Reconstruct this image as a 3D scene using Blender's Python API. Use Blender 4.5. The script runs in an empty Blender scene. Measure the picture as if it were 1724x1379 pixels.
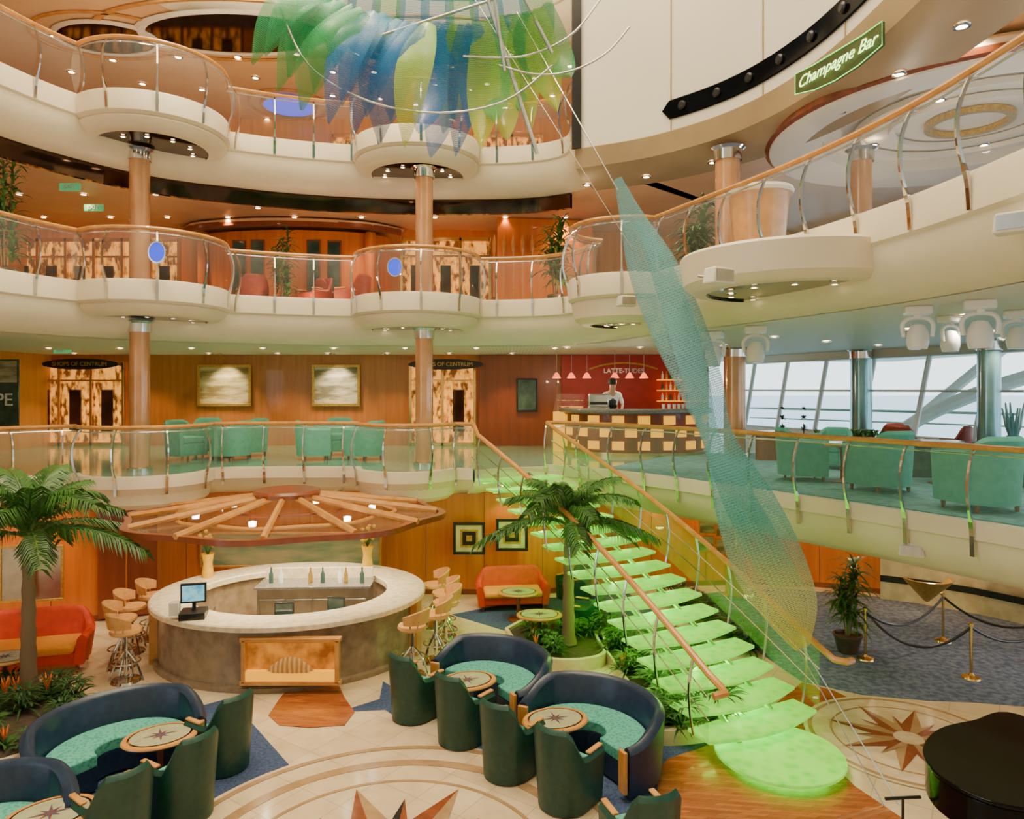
import bpy, bmesh, math, random
from mathutils import Vector, Matrix
random.seed(7)
pi=math.pi; sin=math.sin; cos=math.cos
F=1200.0; CZ=5.1; HY=655.0
def W(px,py,d): return Vector(((px-862)/F*d, d, CZ-(py-HY)/F*d))
def G(px,py,z=0.0):
    d=(CZ-z)*F/(py-HY); return W(px,py,d)
col=bpy.context.scene.collection
# ---------------------------------------------------------------- materials
MT={}
def mat(name,c1,c2=None,rough=.5,metal=0,tex='noise',scale=4,stretch=(1,1,1),bump=0,emit=0,ec=None,alpha=1,coat=0,con=(.35,.65),samp=True,rot=0,tile=False,spec=None):
    m=bpy.data.materials.new(name); m.use_nodes=True; nt=m.node_tree; N=nt.nodes; L=nt.links
    b=N['Principled BSDF']
    if c2 is None: c2=tuple(x*.86 for x in c1)
    tc=N.new('ShaderNodeTexCoord'); mp=N.new('ShaderNodeMapping'); mp.inputs['Scale'].default_value=stretch; mp.inputs['Rotation'].default_value=(0,0,rot)
    L.new(tc.outputs['Object'],mp.inputs[0])
    if tex=='brick':
        t=N.new('ShaderNodeTexBrick'); t.inputs['Scale'].default_value=scale
        t.inputs['Color1'].default_value=(*c1,1); t.inputs['Color2'].default_value=(*c2,1)
        t.inputs['Mortar'].default_value=(*[x*(.8 if tile else .55) for x in c2],1); t.inputs['Mortar Size'].default_value=.006
        if tile: t.offset=0; t.inputs['Row Height'].default_value=.5; t.inputs['Brick Width'].default_value=.5
        L.new(mp.outputs[0],t.inputs[0])
        n2=N.new('ShaderNodeTexNoise'); n2.inputs['Scale'].default_value=3; L.new(tc.outputs['Object'],n2.inputs[0]); n2.inputs['Detail'].default_value=6
        mx=N.new('ShaderNodeMix'); mx.data_type='RGBA'; mx.blend_type='MULTIPLY'; mx.inputs[0].default_value=.35
        L.new(t.outputs['Color'],mx.inputs[6])
        cr_=N.new('ShaderNodeValToRGB'); cr_.color_ramp.elements[0].color=(.55,.5,.45,1); cr_.color_ramp.elements[1].color=(1,1,1,1)
        cr_.color_ramp.elements[0].position=.3; cr_.color_ramp.elements[1].position=.6
        L.new(n2.outputs['Fac'],cr_.inputs[0]); L.new(cr_.outputs[0],mx.inputs[7])
        out=mx.outputs[2]; fac=t.outputs['Fac']
    else:
        if tex=='wave':
            t=N.new('ShaderNodeTexWave'); t.inputs['Scale'].default_value=scale; t.inputs['Distortion'].default_value=2.5; t.inputs['Detail'].default_value=3; fac=t.outputs['Fac']
        elif tex=='stripe':
            t=N.new('ShaderNodeTexWave'); t.inputs['Scale'].default_value=scale; fac=t.outputs['Fac']
        elif tex=='voronoi':
            t=N.new('ShaderNodeTexVoronoi'); t.inputs['Scale'].default_value=scale; fac=t.outputs['Distance']
        else:
            t=N.new('ShaderNodeTexNoise'); t.inputs['Scale'].default_value=scale; t.inputs['Detail'].default_value=5; fac=t.outputs['Fac']
        L.new(mp.outputs[0],t.inputs[0])
        r=N.new('ShaderNodeValToRGB'); r.color_ramp.elements[0].position=con[0]; r.color_ramp.elements[1].position=con[1]
        r.color_ramp.elements[0].color=(*c1,1); r.color_ramp.elements[1].color=(*c2,1)
        L.new(fac,r.inputs[0]); out=r.outputs[0]
    L.new(out,b.inputs['Base Color'])
    b.inputs['Roughness'].default_value=rough; b.inputs['Metallic'].default_value=metal; b.inputs['Alpha'].default_value=alpha
    b.inputs['Coat Weight'].default_value=coat
    if spec is not None: b.inputs['Specular IOR Level'].default_value=spec
    if emit:
        b.inputs['Emission Strength'].default_value=emit
        if ec: b.inputs['Emission Color'].default_value=(*ec,1)
        else: L.new(out,b.inputs['Emission Color'])
    if bump:
        bp=N.new('ShaderNodeBump'); bp.inputs['Strength'].default_value=bump; bp.inputs['Distance'].default_value=.02
        L.new(fac,bp.inputs['Height']); L.new(bp.outputs[0],b.inputs['Normal'])
    if not samp: m.cycles.emission_sampling='NONE'
    MT[name]=m; return m
GR=(5,5,.35)
mat('cream',(.85,.75,.56),(.81,.71,.52),rough=.4,scale=1.5)
mat('creamwhite',(.84,.78,.66),(.80,.74,.62),rough=.5,scale=1)
mat('panelwhite',(.80,.75,.63),(.76,.71,.59),rough=.5,scale=.6)
mat('ceil',(.76,.71,.60),(.58,.53,.44),rough=.5,tex='stripe',scale=3.2,con=(.8,1))
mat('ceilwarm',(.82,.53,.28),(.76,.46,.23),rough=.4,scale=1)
mat('soffit',(.44,.32,.17),(.38,.27,.14),rough=.35,scale=1)
mat('mirror',(.10,.055,.03),(.05,.025,.015),rough=.06,metal=.8,scale=2)
mat('wood',(.78,.22,.02),(.64,.16,.014),rough=.35,scale=1.5,stretch=GR,coat=.3)
mat('wood2',(.58,.20,.05),(.48,.15,.035),rough=.35,scale=1.5,stretch=GR,coat=.3)
mat('woodred',(.28,.06,.018),(.22,.045,.013),rough=.35,scale=1.5,stretch=GR,coat=.3)
mat('woodrail',(.70,.33,.08),(.58,.25,.05),rough=.3,scale=6,coat=.4)
mat('woodpale',(.78,.34,.08),(.68,.27,.05),rough=.35,scale=1.5,stretch=GR,coat=.3)
mat('chrome',(.72,.70,.65),(.62,.60,.55),rough=.12,metal=1)
mat('steel',(.55,.54,.50),(.45,.44,.40),rough=.3,metal=1)
mat('brass',(.85,.58,.22),(.75,.5,.18),rough=.2,metal=1)
mat('gold',(.75,.48,.12),(.55,.32,.07),rough=.35,metal=.8,scale=20)
mat('marble',(.78,.63,.40),(.71,.55,.34),rough=.12,tex='brick',scale=.75,rot=.6,tile=True)
mat('marblelight',(.78,.65,.44),(.64,.49,.30),rough=.12,scale=3,con=(.4,.6))
mat('marbletan',(.46,.29,.14),(.36,.22,.10),rough=.15,scale=4)
mat('marblebar',(.34,.25,.16),(.20,.145,.09),rough=.2,scale=5,con=(.3,.7))
mat('counter',(.86,.74,.52),(.72,.58,.37),rough=.15,scale=9,con=(.4,.65))
mat('granite',(.10,.10,.09),(.22,.2,.17),rough=.15,scale=40)
mat('starbrown',(.28,.075,.025),(.20,.055,.02),rough=.15,scale=6)
mat('black',(.010,.010,.012),(.015,.015,.015),rough=.3)
mat('gloss_black',(.002,.002,.003),(.004,.004,.004),rough=.1,spec=.12)
mat('carpetnavy',(.025,.045,.12),(.06,.10,.20),rough=.95,scale=25)
mat('carpetblue',(.16,.20,.28),(.07,.10,.18),rough=.95,scale=9,con=(.4,.6))
mat('carpetteal',(.08,.27,.28),(.18,.40,.40),rough=.8,scale=7)
mat('floorteal',(.24,.52,.38),(.17,.42,.30),rough=.12,scale=3,coat=.3)
mat('plank',(.48,.15,.035),(.30,.08,.02),rough=.25,tex='brick',scale=2.2,stretch=(.6,2.4,1),coat=.3,rot=.5)
mat('navy',(.008,.022,.055),(.014,.034,.072),rough=.35,scale=12,bump=.1)
mat('green',(.005,.045,.030),(.009,.065,.043),rough=.4,scale=14,bump=.1)
mat('tealfab',(.03,.28,.22),(.10,.46,.35),rough=.8,tex='voronoi',scale=22,con=(.2,.6))
mat('tealchair',(.08,.40,.29),(.12,.48,.35),rough=.6,scale=10)
mat('orange',(.72,.05,.005),(.60,.038,.004),rough=.6,scale=8)
mat('orangefab',(.85,.22,.012),(.78,.32,.025),rough=.8,tex='voronoi',scale=25,con=(.2,.6))
mat('red',(.40,.015,.008),(.32,.012,.007),rough=.5)
mat('redemit',(.9,.12,.05),rough=.3,emit=2.5,ec=(1,.14,.05),samp=False)
mat('leather',(.80,.42,.13),(.70,.32,.09),rough=.45,scale=10)
mat('glass',(.45,.78,.64),(.42,.74,.6),rough=.04,alpha=.13)
mat('glassclear',(.8,.8,.72),(.75,.75,.7),rough=.04,alpha=.08)
mat('glassgreen',(.25,.8,.15),(.22,.75,.12),rough=.05,alpha=.22)
mat('stairtread',(.05,.42,.01),(.28,.72,.08),rough=.2,tex='voronoi',scale=6,con=(.08,.6),emit=.62,ec=(.30,1,.06),alpha=.95,spec=.25)
mat('stairglow',(.4,1,.1),rough=.4,emit=7,ec=(.42,1,.10))
mat('lamp',(1,.85,.6),rough=.4,emit=25,ec=(1,.78,.48),samp=False)
mat('lampwhite',(1,.95,.85),rough=.4,emit=14,ec=(1,.93,.8),samp=False)
mat('yellowlit',(.7,.3,.01),rough=.5,emit=1.15,ec=(1,.44,.01))
mat('nichelit',(.7,.26,.02),(.22,.06,.006),rough=.6,scale=3,emit=.75,con=(.35,.65))
mat('amberlit',(1,.40,.05),(.13,.035,.005),rough=.4,scale=5,stretch=(1.5,1,.7),emit=1.1,con=(.42,.6),samp=False)
mat('bluelit',(.02,.04,.6),rough=.4,emit=1.0,ec=(.05,.1,1),samp=False)
mat('greenneon',(.2,1,.2),rough=.4,emit=1.8,ec=(.25,1,.15),samp=False)
mat('paleneon',(.8,1,.5),rough=.4,emit=3,ec=(.60,1,.28),samp=False)
mat('greenboard',(.03,.06,.012),(.06,.10,.018),rough=.4,emit=.03,alpha=.7,samp=False)
mat('fill_disc',(1,.9,.72),rough=.5,emit=7.2,ec=(1,.82,.56))  # glow for the disc added above the atrium
mat('palmleaf',(.03,.12,.02),(.07,.20,.03),rough=.45,scale=6)
mat('darkleaf',(.012,.055,.012),(.035,.11,.02),rough=.45,scale=6)
mat('yellowflower',(.95,.62,.02),(.9,.45,.02),rough=.6,scale=10)
mat('bark',(.22,.15,.08),(.33,.25,.14),rough=.9,tex='stripe',scale=9,stretch=(0,0,1),bump=.5)
mat('soil',(.05,.035,.02),(.08,.05,.03),rough=1,scale=15)
mat('pot',(.05,.035,.03),(.1,.06,.04),rough=.3,scale=6)
mat('screen',(.05,.3,.5),(.3,.7,.8),rough=.3,emit=.8,scale=8,samp=False)
mat('paint1',(.72,.58,.30),(.28,.18,.06),rough=.6,scale=1.6,stretch=(.6,1,3),con=(.4,.62))
mat('paint2',(.70,.60,.42),(.25,.20,.12),rough=.6,scale=1.8,stretch=(.6,1,2.5),con=(.42,.6))
mat('mural',(.16,.28,.16),(.48,.44,.24),rough=.5,scale=1.0,stretch=(.7,1,3),con=(.4,.6))
mat('darkglass',(.03,.07,.06),(.07,.13,.11),rough=.08,scale=3)
mat('white',(.85,.85,.83),(.8,.8,.78),rough=.3)
mat('skin',(.62,.38,.26),(.58,.34,.23),rough=.5)
mat('hair',(.04,.025,.015),rough=.6)
mat('sea',(.50,.64,.70),(.58,.70,.74),rough=.4,scale=.05)
mat('shell',(.85,.5,.15),(.55,.25,.06),rough=.4,tex='wave',scale=4)
mat('redchair',(.40,.05,.02),(.33,.035,.015),rough=.5,scale=10)
mat('colwood',(.60,.28,.11),(.68,.35,.16),rough=.2,coat=.6,scale=2,metal=.3)
mat('colteal',(.20,.40,.44),(.28,.48,.50),rough=.15,metal=.6,scale=2)
mat('canopyglass',(.62,.50,.32),(.5,.38,.22),rough=.08,alpha=.07,scale=2)
mat('canopywood',(.34,.20,.10),(.22,.12,.06),rough=.15,alpha=.34,tex='noise',scale=2)
mat('glassinset',(.46,.46,.28),(.38,.38,.22),rough=.1,scale=8)
mat('signgreen',(.1,.5,.2),rough=.4,emit=.6,samp=False)
mat('orangeflower',(.9,.25,.03),(.8,.15,.02),rough=.6)
def meshmat(name,cA,cB,cC,z0,z1,a0=.28,a1=.9,sc=9,em=.05):
    m=bpy.data.materials.new(name); m.use_nodes=True; nt=m.node_tree; N=nt.nodes; L=nt.links; b=N['Principled BSDF']
    tc=N.new('ShaderNodeTexCoord'); sp=N.new('ShaderNodeSeparateXYZ'); L.new(tc.outputs['Object'],sp.inputs[0])
    mr=N.new('ShaderNodeMapRange'); mr.inputs[1].default_value=z0; mr.inputs[2].default_value=z1; L.new(sp.outputs[2],mr.inputs[0])
    r=N.new('ShaderNodeValToRGB'); e=r.color_ramp.elements; e[0].color=(*cA,1); e[1].color=(*cC,1); k=e.new(.5); k.color=(*cB,1)
    L.new(mr.outputs[0],r.inputs[0]); L.new(r.outputs[0],b.inputs['Base Color']); L.new(r.outputs[0],b.inputs['Emission Color']); b.inputs['Emission Strength'].default_value=em
    t=N.new('ShaderNodeTexBrick'); t.inputs['Scale'].default_value=sc; t.inputs['Color1'].default_value=(0,0,0,1); t.inputs['Color2'].default_value=(0,0,0,1); t.inputs['Mortar'].default_value=(1,1,1,1)
    t.inputs['Mortar Size'].default_value=.035; t.inputs['Row Height'].default_value=.25
    L.new(tc.outputs['UV'],t.inputs[0])
    m2=N.new('ShaderNodeMapRange'); m2.inputs[3].default_value=a0; m2.inputs[4].default_value=a1; L.new(t.outputs['Fac'],m2.inputs[0])
    L.new(m2.outputs[0],b.inputs['Alpha']); b.inputs['Roughness'].default_value=.35; m.cycles.emission_sampling='NONE'
    MT[name]=m; return m
meshmat('ribbon',(.66,.54,.04),(.07,.38,.32),(.16,.44,.44),1.4,4.9,a0=.24,a1=.8,sc=9)
meshmat('finblue',(.015,.10,.40),(.015,.18,.44),(.015,.30,.40),8.5,13,a0=.5)
meshmat('fingreen',(.08,.38,.03),(.03,.36,.10),(.015,.30,.18),8.5,13,a0=.5)
meshmat('finyellow',(.60,.62,.02),(.32,.56,.04),(.1,.42,.10),8.5,13,a0=.5)
# ---------------------------------------------------------------- mesh builder
class MB:
    def __init__(s): s.v=[]; s.f=[]; s.m=[]
    def add(s,vs,fs,mi=0):
        o=len(s.v); s.v+= [tuple(v) for v in vs]
        for f in fs: s.f.append([i+o for i in f]); s.m.append(mi)
        return s
    def box(s,c,d,rz=0,mi=0,taper=1,ry=0):
        x,y,z=d[0]/2,d[1]/2,d[2]/2; R=Matrix.Rotation(rz,3,'Z')@Matrix.Rotation(ry,3,'Y'); c=Vector(c)
        vs=[]
        for sz,k in((-1,1),(1,taper)):
            for sx,sy in((-1,-1),(1,-1),(1,1),(-1,1)): vs.append(c+R@Vector((sx*x*k,sy*y*k,sz*z)))
        return s.add(vs,[(3,2,1,0),(4,5,6,7),(0,1,5,4),(1,2,6,5),(2,3,7,6),(3,0,4,7)],mi)
    def tube(s,pts,r,seg=8,mi=0,closed=False):
        pts=[Vector(p) for p in pts]; n=len(pts); vs=[]; fs=[]
        rr=r if isinstance(r,(list,tuple)) else [r]*n
        up=None
        for i,p in enumerate(pts):
            a=pts[i-1] if (i>0 or closed) else p; b=pts[(i+1)%n] if (i<n-1 or closed) else p
            t=(b-a).normalized()
            if up is None: up=Vector((0,0,1)) if abs(t.z)<.9 else Vector((1,0,0))
            u=t.cross(up)
            if u.length<1e-4: u=t.cross(Vector((.3,.9,.1)))
            u.normalize(); w=u.cross(t); up=w
            for k in range(seg):
                a_=2*pi*k/seg; vs.append(p+(u*cos(a_)+w*sin(a_))*rr[i])
        m=n if closed else n-1
        for i in range(m):
            for k in range(seg):
                a=i*seg+k; b=i*seg+(k+1)%seg; c=((i+1)%n)*seg+(k+1)%seg; d=((i+1)%n)*seg+k; fs.append((a,b,c,d))
        if not closed: fs.append(tuple(range(seg))[::-1]); fs.append(tuple(range((n-1)*seg,n*seg)))
        return s.add(vs,fs,mi)
    def lathe(s,prof,seg=28,c=(0,0,0),mi=0,a0=0,a1=2*pi,sx=1,sy=1):
        full=abs(a1-a0-2*pi)<1e-6; n=seg if full else seg+1; vs=[]; fs=[]
        for k in range(n):
            a=a0+(a1-a0)*k/seg
            for r,z in prof: vs.append((c[0]+r*cos(a)*sx,c[1]+r*sin(a)*sy,c[2]+z))
        P=len(prof)
        for k in range(seg):
            for j in range(P-1):
                a=k*P+j; b=((k+1)%n)*P+j; fs.append((a,b,b+1,a+1))
        return s.add(vs,fs,mi)
    def prism(s,poly,z0,z1,mi=0):
        n=len(poly); vs=[(p[0],p[1],z0) for p in poly]+[(p[0],p[1],z1) for p in poly]
        fs=[tuple(range(n))[::-1],tuple(range(n,2*n))]+[(i,(i+1)%n,(i+1)%n+n,i+n) for i in range(n)]
        return s.add(vs,fs,mi)
    def sweep(s,path,prof,mi=0,closed=False):
        vs=[]; fs=[]; n=len(path); P=len(prof); nn=norms(path,closed)
        for p,q in zip(path,nn):
            for o,z in prof: vs.append((p[0]+q[0]*o,p[1]+q[1]*o,z))
        for i in range(n if closed else n-1):
            j=(i+1)%n
            for k in range(P-1): fs.append((i*P+k,j*P+k,j*P+k+1,i*P+k+1))
        return s.add(vs,fs,mi)
    def shell(s,path,t,z0,zf,lean=0,mi=0,r=.05):
        n=len(path); nn=norms(path); vs=[]; fs=[]
        for i,(p,q) in enumerate(zip(path,nn)):
            z1=zf(i/(n-1)); l=-lean*(z1-z0)
            for o,z in((0,z0),(l,z1-r),(l+r*.6,z1-r*.25),(l+t/2,z1),(l+t-r*.6,z1-r*.25),(l+t,z1-r),(t,z0)):
                vs.append((p[0]+q[0]*o,p[1]+q[1]*o,z))
        P=7
        for i in range(n-1):
            for k in range(P): fs.append((i*P+k,(i+1)*P+k,(i+1)*P+(k+1)%P,i*P+(k+1)%P))
        fs.append(tuple(range(P))); fs.append(tuple(range((n-1)*P,n*P))[::-1])
        return s.add(vs,fs,mi)
    def blade(s,b,ang,L,w,up,droop,mi=0,seg=5):
        vs=[]; fs=[]; dx,dy=cos(ang),sin(ang)
        for i in range(seg+1):
            t=i/seg; r=L*cos(up)*t; z=L*sin(up)*t-droop*L*t*t; ww=w*(.35+1.3*t-1.6*t*t) if t<1 else .002
            ww=max(ww,.002)
            x=b[0]+dx*r; y=b[1]+dy*r
            vs+= [(x-dy*ww,y+dx*ww,b[2]+z+ww*.3),(x+dy*ww,y-dx*ww,b[2]+z+ww*.3)]
        for i in range(seg): fs.append((2*i,2*i+1,2*i+3,2*i+2))
        return s.add(vs,fs,mi)
    def obj(s,name,mats,parent=None,loc=(0,0,0),rz=0,smooth=True,bevel=0,ang=35,recalc=True):
        me=bpy.data.meshes.new(name); me.from_pydata(s.v,[],s.f)
        if isinstance(mats,str): mats=[mats]
        for m in mats: me.materials.append(MT[m])
        me.polygons.foreach_set('material_index',s.m)
        if recalc:
            bm=bmesh.new(); bm.from_mesh(me); bmesh.ops.recalc_face_normals(bm,faces=bm.faces); bm.to_mesh(me); bm.free()
        if smooth:
            me.polygons.foreach_set('use_smooth',[True]*len(me.polygons)); me.set_sharp_from_angle(angle=math.radians(ang))
        o=bpy.data.objects.new(name,me); col.objects.link(o); o.location=loc; o.rotation_euler=(0,0,rz)
        if parent: o.parent=parent
        if bevel:
            b=o.modifiers.new('b','BEVEL'); b.width=bevel; b.segments=3; b.limit_method='ANGLE'
        return o
def norms(path,closed=False):
    out=[]; n=len(path)
    for i in range(n):
        a=path[i-1] if (i>0 or closed) else path[i]; b=path[(i+1)%n] if (i<n-1 or closed) else path[i]
        tx,ty=b[0]-a[0],b[1]-a[1]; l=math.hypot(tx,ty) or 1; out.append((ty/l,-tx/l))
    return out
def offs(path,d): return [(p[0]+n[0]*d,p[1]+n[1]*d) for p,n in zip(path,norms(path))]
def cr(P,n=8):
    out=[]; Q=[P[0]]+list(P)+[P[-1]]
    for i in range(1,len(Q)-2):
        for k in range(n):
            t=k/n; p0,p1,p2,p3=[Q[i+j] for j in(-1,0,1,2)]
            out.append(tuple(.5*((2*p1[c])+(-p0[c]+p2[c])*t+(2*p0[c]-5*p1[c]+4*p2[c]-p3[c])*t*t+(-p0[c]+3*p1[c]-3*p2[c]+p3[c])*t**3) for c in range(len(P[0]))))
    out.append(tuple(P[-1])); return out
def lobed(path,lobes):
    for cx,cy,r in lobes:
        idx=[i for i,p in enumerate(path) if math.hypot(p[0]-cx,p[1]-cy)<r]
        if not idx: continue
        i0,i1=idx[0],idx[-1]; nn=norms(path); nm=nn[(i0+i1)//2]; an=math.atan2(nm[1],nm[0])
        a0=math.atan2(path[i0][1]-cy,path[i0][0]-cx)-an; a1=math.atan2(path[i1][1]-cy,path[i1][0]-cx)-an
        w=lambda a:(a+pi)%(2*pi)-pi
        a0=w(a0); a1=w(a1)
        arc=[(cx+r*cos(an+a0+(a1-a0)*k/22),cy+r*sin(an+a0+(a1-a0)*k/22)) for k in range(23)]
        path=path[:i0]+arc+path[i1+1:]
    return path
def along(path,step):
    nn=norms(path); out=[]; nxt=0; L=0
    for i in range(len(path)-1):
        a,b=path[i],path[i+1]; l=math.hypot(b[0]-a[0],b[1]-a[1])
        while nxt<=L+l and l>0:
            t=(nxt-L)/l; q=nn[i]; out.append(((a[0]+(b[0]-a[0])*t,a[1]+(b[1]-a[1])*t),q)); nxt+=step
        L+=l
    return out
def top(o,label,cat,group=None):
    o['label']=label; o['category']=cat
    if group: o['group']=group
    return o
def struct(o): o['kind']='structure'; return o
def E(name,label,cat,loc=(0,0,0),rz=0,group=None,sc=1):
    e=bpy.data.objects.new(name,None); col.objects.link(e); e.location=loc; e.rotation_euler=(0,0,rz); e.scale=(sc,sc,sc); e.empty_display_size=.2
    return top(e,label,cat,group)
def dup(root,loc,rz=0,sc=None,label=None):
    mp={}; ch=list(root.children_recursive); par={c:c.parent for c in ch}
    r=root.copy(); col.objects.link(r); mp[root]=r
    for c in ch:
        k=c.copy(); col.objects.link(k); mp[c]=k
    for c in ch: mp[c].parent=mp[par[c]]
    r.location=loc; r.rotation_euler=(0,0,rz)
    if sc: r.scale=(sc,sc,sc)
    if label: r['label']=label
    return r
def face(dx,dy): return math.atan2(dy,dx)-pi/2
def text(body,size,m,parent,loc,rot,name='lettering',ext=.01,shear=0):
    c=bpy.data.curves.new(name,'FONT'); c.body=body; c.size=size; c.extrude=ext; c.align_x='CENTER'; c.align_y='CENTER'; c.shear=shear
    o=bpy.data.objects.new('tmptext',c); col.objects.link(o); bpy.context.view_layer.update()
    me=bpy.data.meshes.new_from_object(o.evaluated_get(bpy.context.evaluated_depsgraph_get())); bpy.data.objects.remove(o)
    me.materials.clear(); me.materials.append(MT[m])
    o=bpy.data.objects.new(name,me); col.objects.link(o); o.location=loc; o.rotation_euler=rot
    if parent: o.parent=parent
    return o
def circ(cx,cy,r,n=48,a0=0,a1=2*pi,ry=None):
    ry=ry or r; m=n if abs(a1-a0-2*pi)<1e-6 else n+1
    return [(cx+r*cos(a0+(a1-a0)*k/n),cy+ry*sin(a0+(a1-a0)*k/n)) for k in range(m)]
def light(kind,energy,colr,loc,parent,size=1.9,rad=.06,rot=(0,0,0)):
    l=bpy.data.lights.new('bulb',kind); l.energy=energy; l.color=colr; l.shadow_soft_size=rad
    if kind=='SPOT': l.spot_size=size; l.spot_blend=.7
    k=bpy.data.objects.new('bulb',l); col.objects.link(k); k.location=loc; k.rotation_euler=rot; k.parent=parent; return k
# ---------------------------------------------------------------- camera
cam=bpy.data.cameras.new('camera'); co=bpy.data.objects.new('camera',cam); col.objects.link(co)
co.location=(0,0,CZ); co.rotation_euler=(pi/2,0,0); cam.sensor_width=36; cam.lens=36*F/1724; cam.shift_y=-(689.5-HY)/1724; cam.clip_end=2000; cam.clip_start=.05
bpy.context.scene.camera=co
w=bpy.data.worlds.new('world'); bpy.context.scene.world=w; w.use_nodes=True; N=w.node_tree.nodes; L=w.node_tree.links
bg=N['Background']; tc=N.new('ShaderNodeTexCoord'); sp=N.new('ShaderNodeSeparateXYZ'); L.new(tc.outputs['Generated'],sp.inputs[0])
r=N.new('ShaderNodeValToRGB'); r.color_ramp.elements[0].color=(.84,.94,.97,1); r.color_ramp.elements[1].color=(.62,.80,.95,1); r.color_ramp.elements[0].position=0; r.color_ramp.elements[1].position=.6
L.new(sp.outputs[2],r.inputs[0]); L.new(r.outputs[0],bg.inputs[0]); bg.inputs[1].default_value=2.8
# ---------------------------------------------------------------- deck paths
D2Lb=cr([(-13.5,9),(-12.2,12),(-10.7,14.7),(-9.6,15.8),(-8.4,16.4),(-6.5,17),(-4,17.1),(-2.3,17),(-0.9,16.65)])
D2L=lobed(D2Lb,[(-8.4,16.4,1.4),(-2.5,17.1,1.2)])
D2R=cr([(0.85,17.5),(1.5,17.2),(3.07,15.5),(4.37,13.5),(5.38,12),(6.13,10.7),(6.82,9.5),(7.6,7.5),(8,5),(8,1)])
LC=[(-10.4,4),(-10.4,8),(-10.25,11.5),(-9.9,13.6),(-9.3,15.2),(-8.2,16.7),(-6.8,17.5),(-5,18.2),(-2.5,18.6),(0,18.5),(1.2,18)]
L1=(-8.3,16.5,1.6); L2=(-2.45,18.5,1.6); L3=(2.4,15.2,1.15); L4=(4.2,10.75,1.65)
D3b=cr(LC+[(1.8,17),(2.4,15.2),(3.3,13),(4.2,10.8),(4.75,8.8),(4.95,6.8),(5,4),(5,1)])
D3=lobed(D3b,[L1,L2,L3])
PN=[(1.4,15.8),(2.9,15),(4.2,13.6),(4.9,11.8),(5.1,9.6),(5.0,7),(4.9,4),(4.9,1)]
D4b=cr(LC+[(1.45,17.2),(1.4,16.2)])
D4L=lobed(D4b,[L1,L2])
PNc=cr(PN)
D5=cr([(-10.5,4),(-10,9),(-9.2,14),(-7.5,17),(-5,18.4),(-2.5,18.9),(0,18.8),(1.45,17.8),(1.4,16)])
OUT=[(16,1),(16,30),(-20,30),(-20,4)]
def slab(path,base,z0,z1,mt,mb_,name):
    a=MB(); poly=path+OUT; a.add([(p[0],p[1],z1) for p in poly],[tuple(range(len(poly)))],0)
    poly=base+OUT; a.add([(p[0],p[1],z0) for p in poly],[tuple(range(len(poly)))[::-1]],1)
    return struct(a.obj(name,[mt,mb_],smooth=False,recalc=False))
struct(MB().prism([(-16,2),(16,2),(16,22),(-16,22)],-.2,0).obj('floor','marble',smooth=False))
GAP=[(-0.9,16.65),(-.45,17.05),(.4,17.45),(.85,17.5)]
slab(D2L+GAP+D2R,offs(D2Lb+GAP+D2R,-.5),2.75,3.2,'floorteal','ceilwarm','floor')
slab(D3,offs(D3b,-.6),6.25,7.2,'carpetblue','ceil','floor')
slab(D4L+PNc,offs(D4b,-.6)+offs(PNc,-.6),10.25,11,'carpetblue','ceilwarm','floor')
slab(D5+PNc,offs(D5,-.6)+offs(PNc,-.6),14.2,15.2,'carpetblue','ceilwarm','floor')
struct(MB().box((-2,12,18.7),(36,38,.2)).obj('ceiling','creamwhite',smooth=False))
sk=E('fill_disc','large round glowing disc added above the atrium as fill light','fill_disc',(-2.5,10.5,18.55))  # added emissive disc, out of view, lights the atrium from above
MB().lathe([(0,0),(6,0)],48).obj('glow_face','fill_disc',sk); MB().lathe([(6,-.1),(6.3,-.1),(6.3,.05),(6,.05)],48).obj('rim','chrome',sk)
pr=[(p[0]+.35,p[1]+.1) for p in D2R[10:]]
a=MB(); a.prism(pr+[(14.5,1),(14.5,21),(5,21)],3.2,3.215); struct(a.obj('floor','carpetteal',smooth=False))
# fascias: upper tier follows the balconies, lower tier the base curve
def fascia(path,prof,m='cream'): return struct(MB().sweep(path,prof).obj('trim_1',m,ang=50,recalc=False))
def tiers(pl,pb,z,zb):
    fascia(pl,[(-.15,z-.22),(-.15,z),(.02,z),(.05,z-.06),(.05,z-.44),(.0,z-.48),(-.05,z-.5),(-.3,z-.52)])
    fascia(pb,[(0,z-.44),(0,z-.5),(-.05,z-.72),(-.18,zb+.18),(-.45,zb+.02),(-.72,zb)])
tiers(D3,D3b,7.42,6.25); tiers(D4L,D4b,11.4,10.24); tiers(D5,D5,15.4,14.2)
f2=[(-.1,3.2),(-.1,3.24),(.04,3.24),(.05,3.18),(.05,2.98),(0,2.95),(-.05,2.8),(-.25,2.62),(-.62,2.6),(-.62,2.8)]
fascia(D2L,f2); fascia(GAP,[(-.02,3.2),(.05,3.2),(.05,2.95),(-.25,2.62),(-.62,2.6)])
f2r=[(-.1,3.2),(-.1,3.24),(.04,3.24),(.05,3.18),(.05,2.98),(0,2.95),(-.02,2.75),(-.2,2.45),(-.5,2.3),(-1.2,2.28),(-1.2,2.75)]
fascia(D2R,f2r,'cream')
LCc=cr(LC); D4i=offs(LCc,-.75)
struct(MB().sweep(D4i,[(-.1,10.24),(0,10.24),(0,9.85),(-.12,9.85),(-.12,10.24)]).obj('trim_2','mirror',recalc=False))
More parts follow.
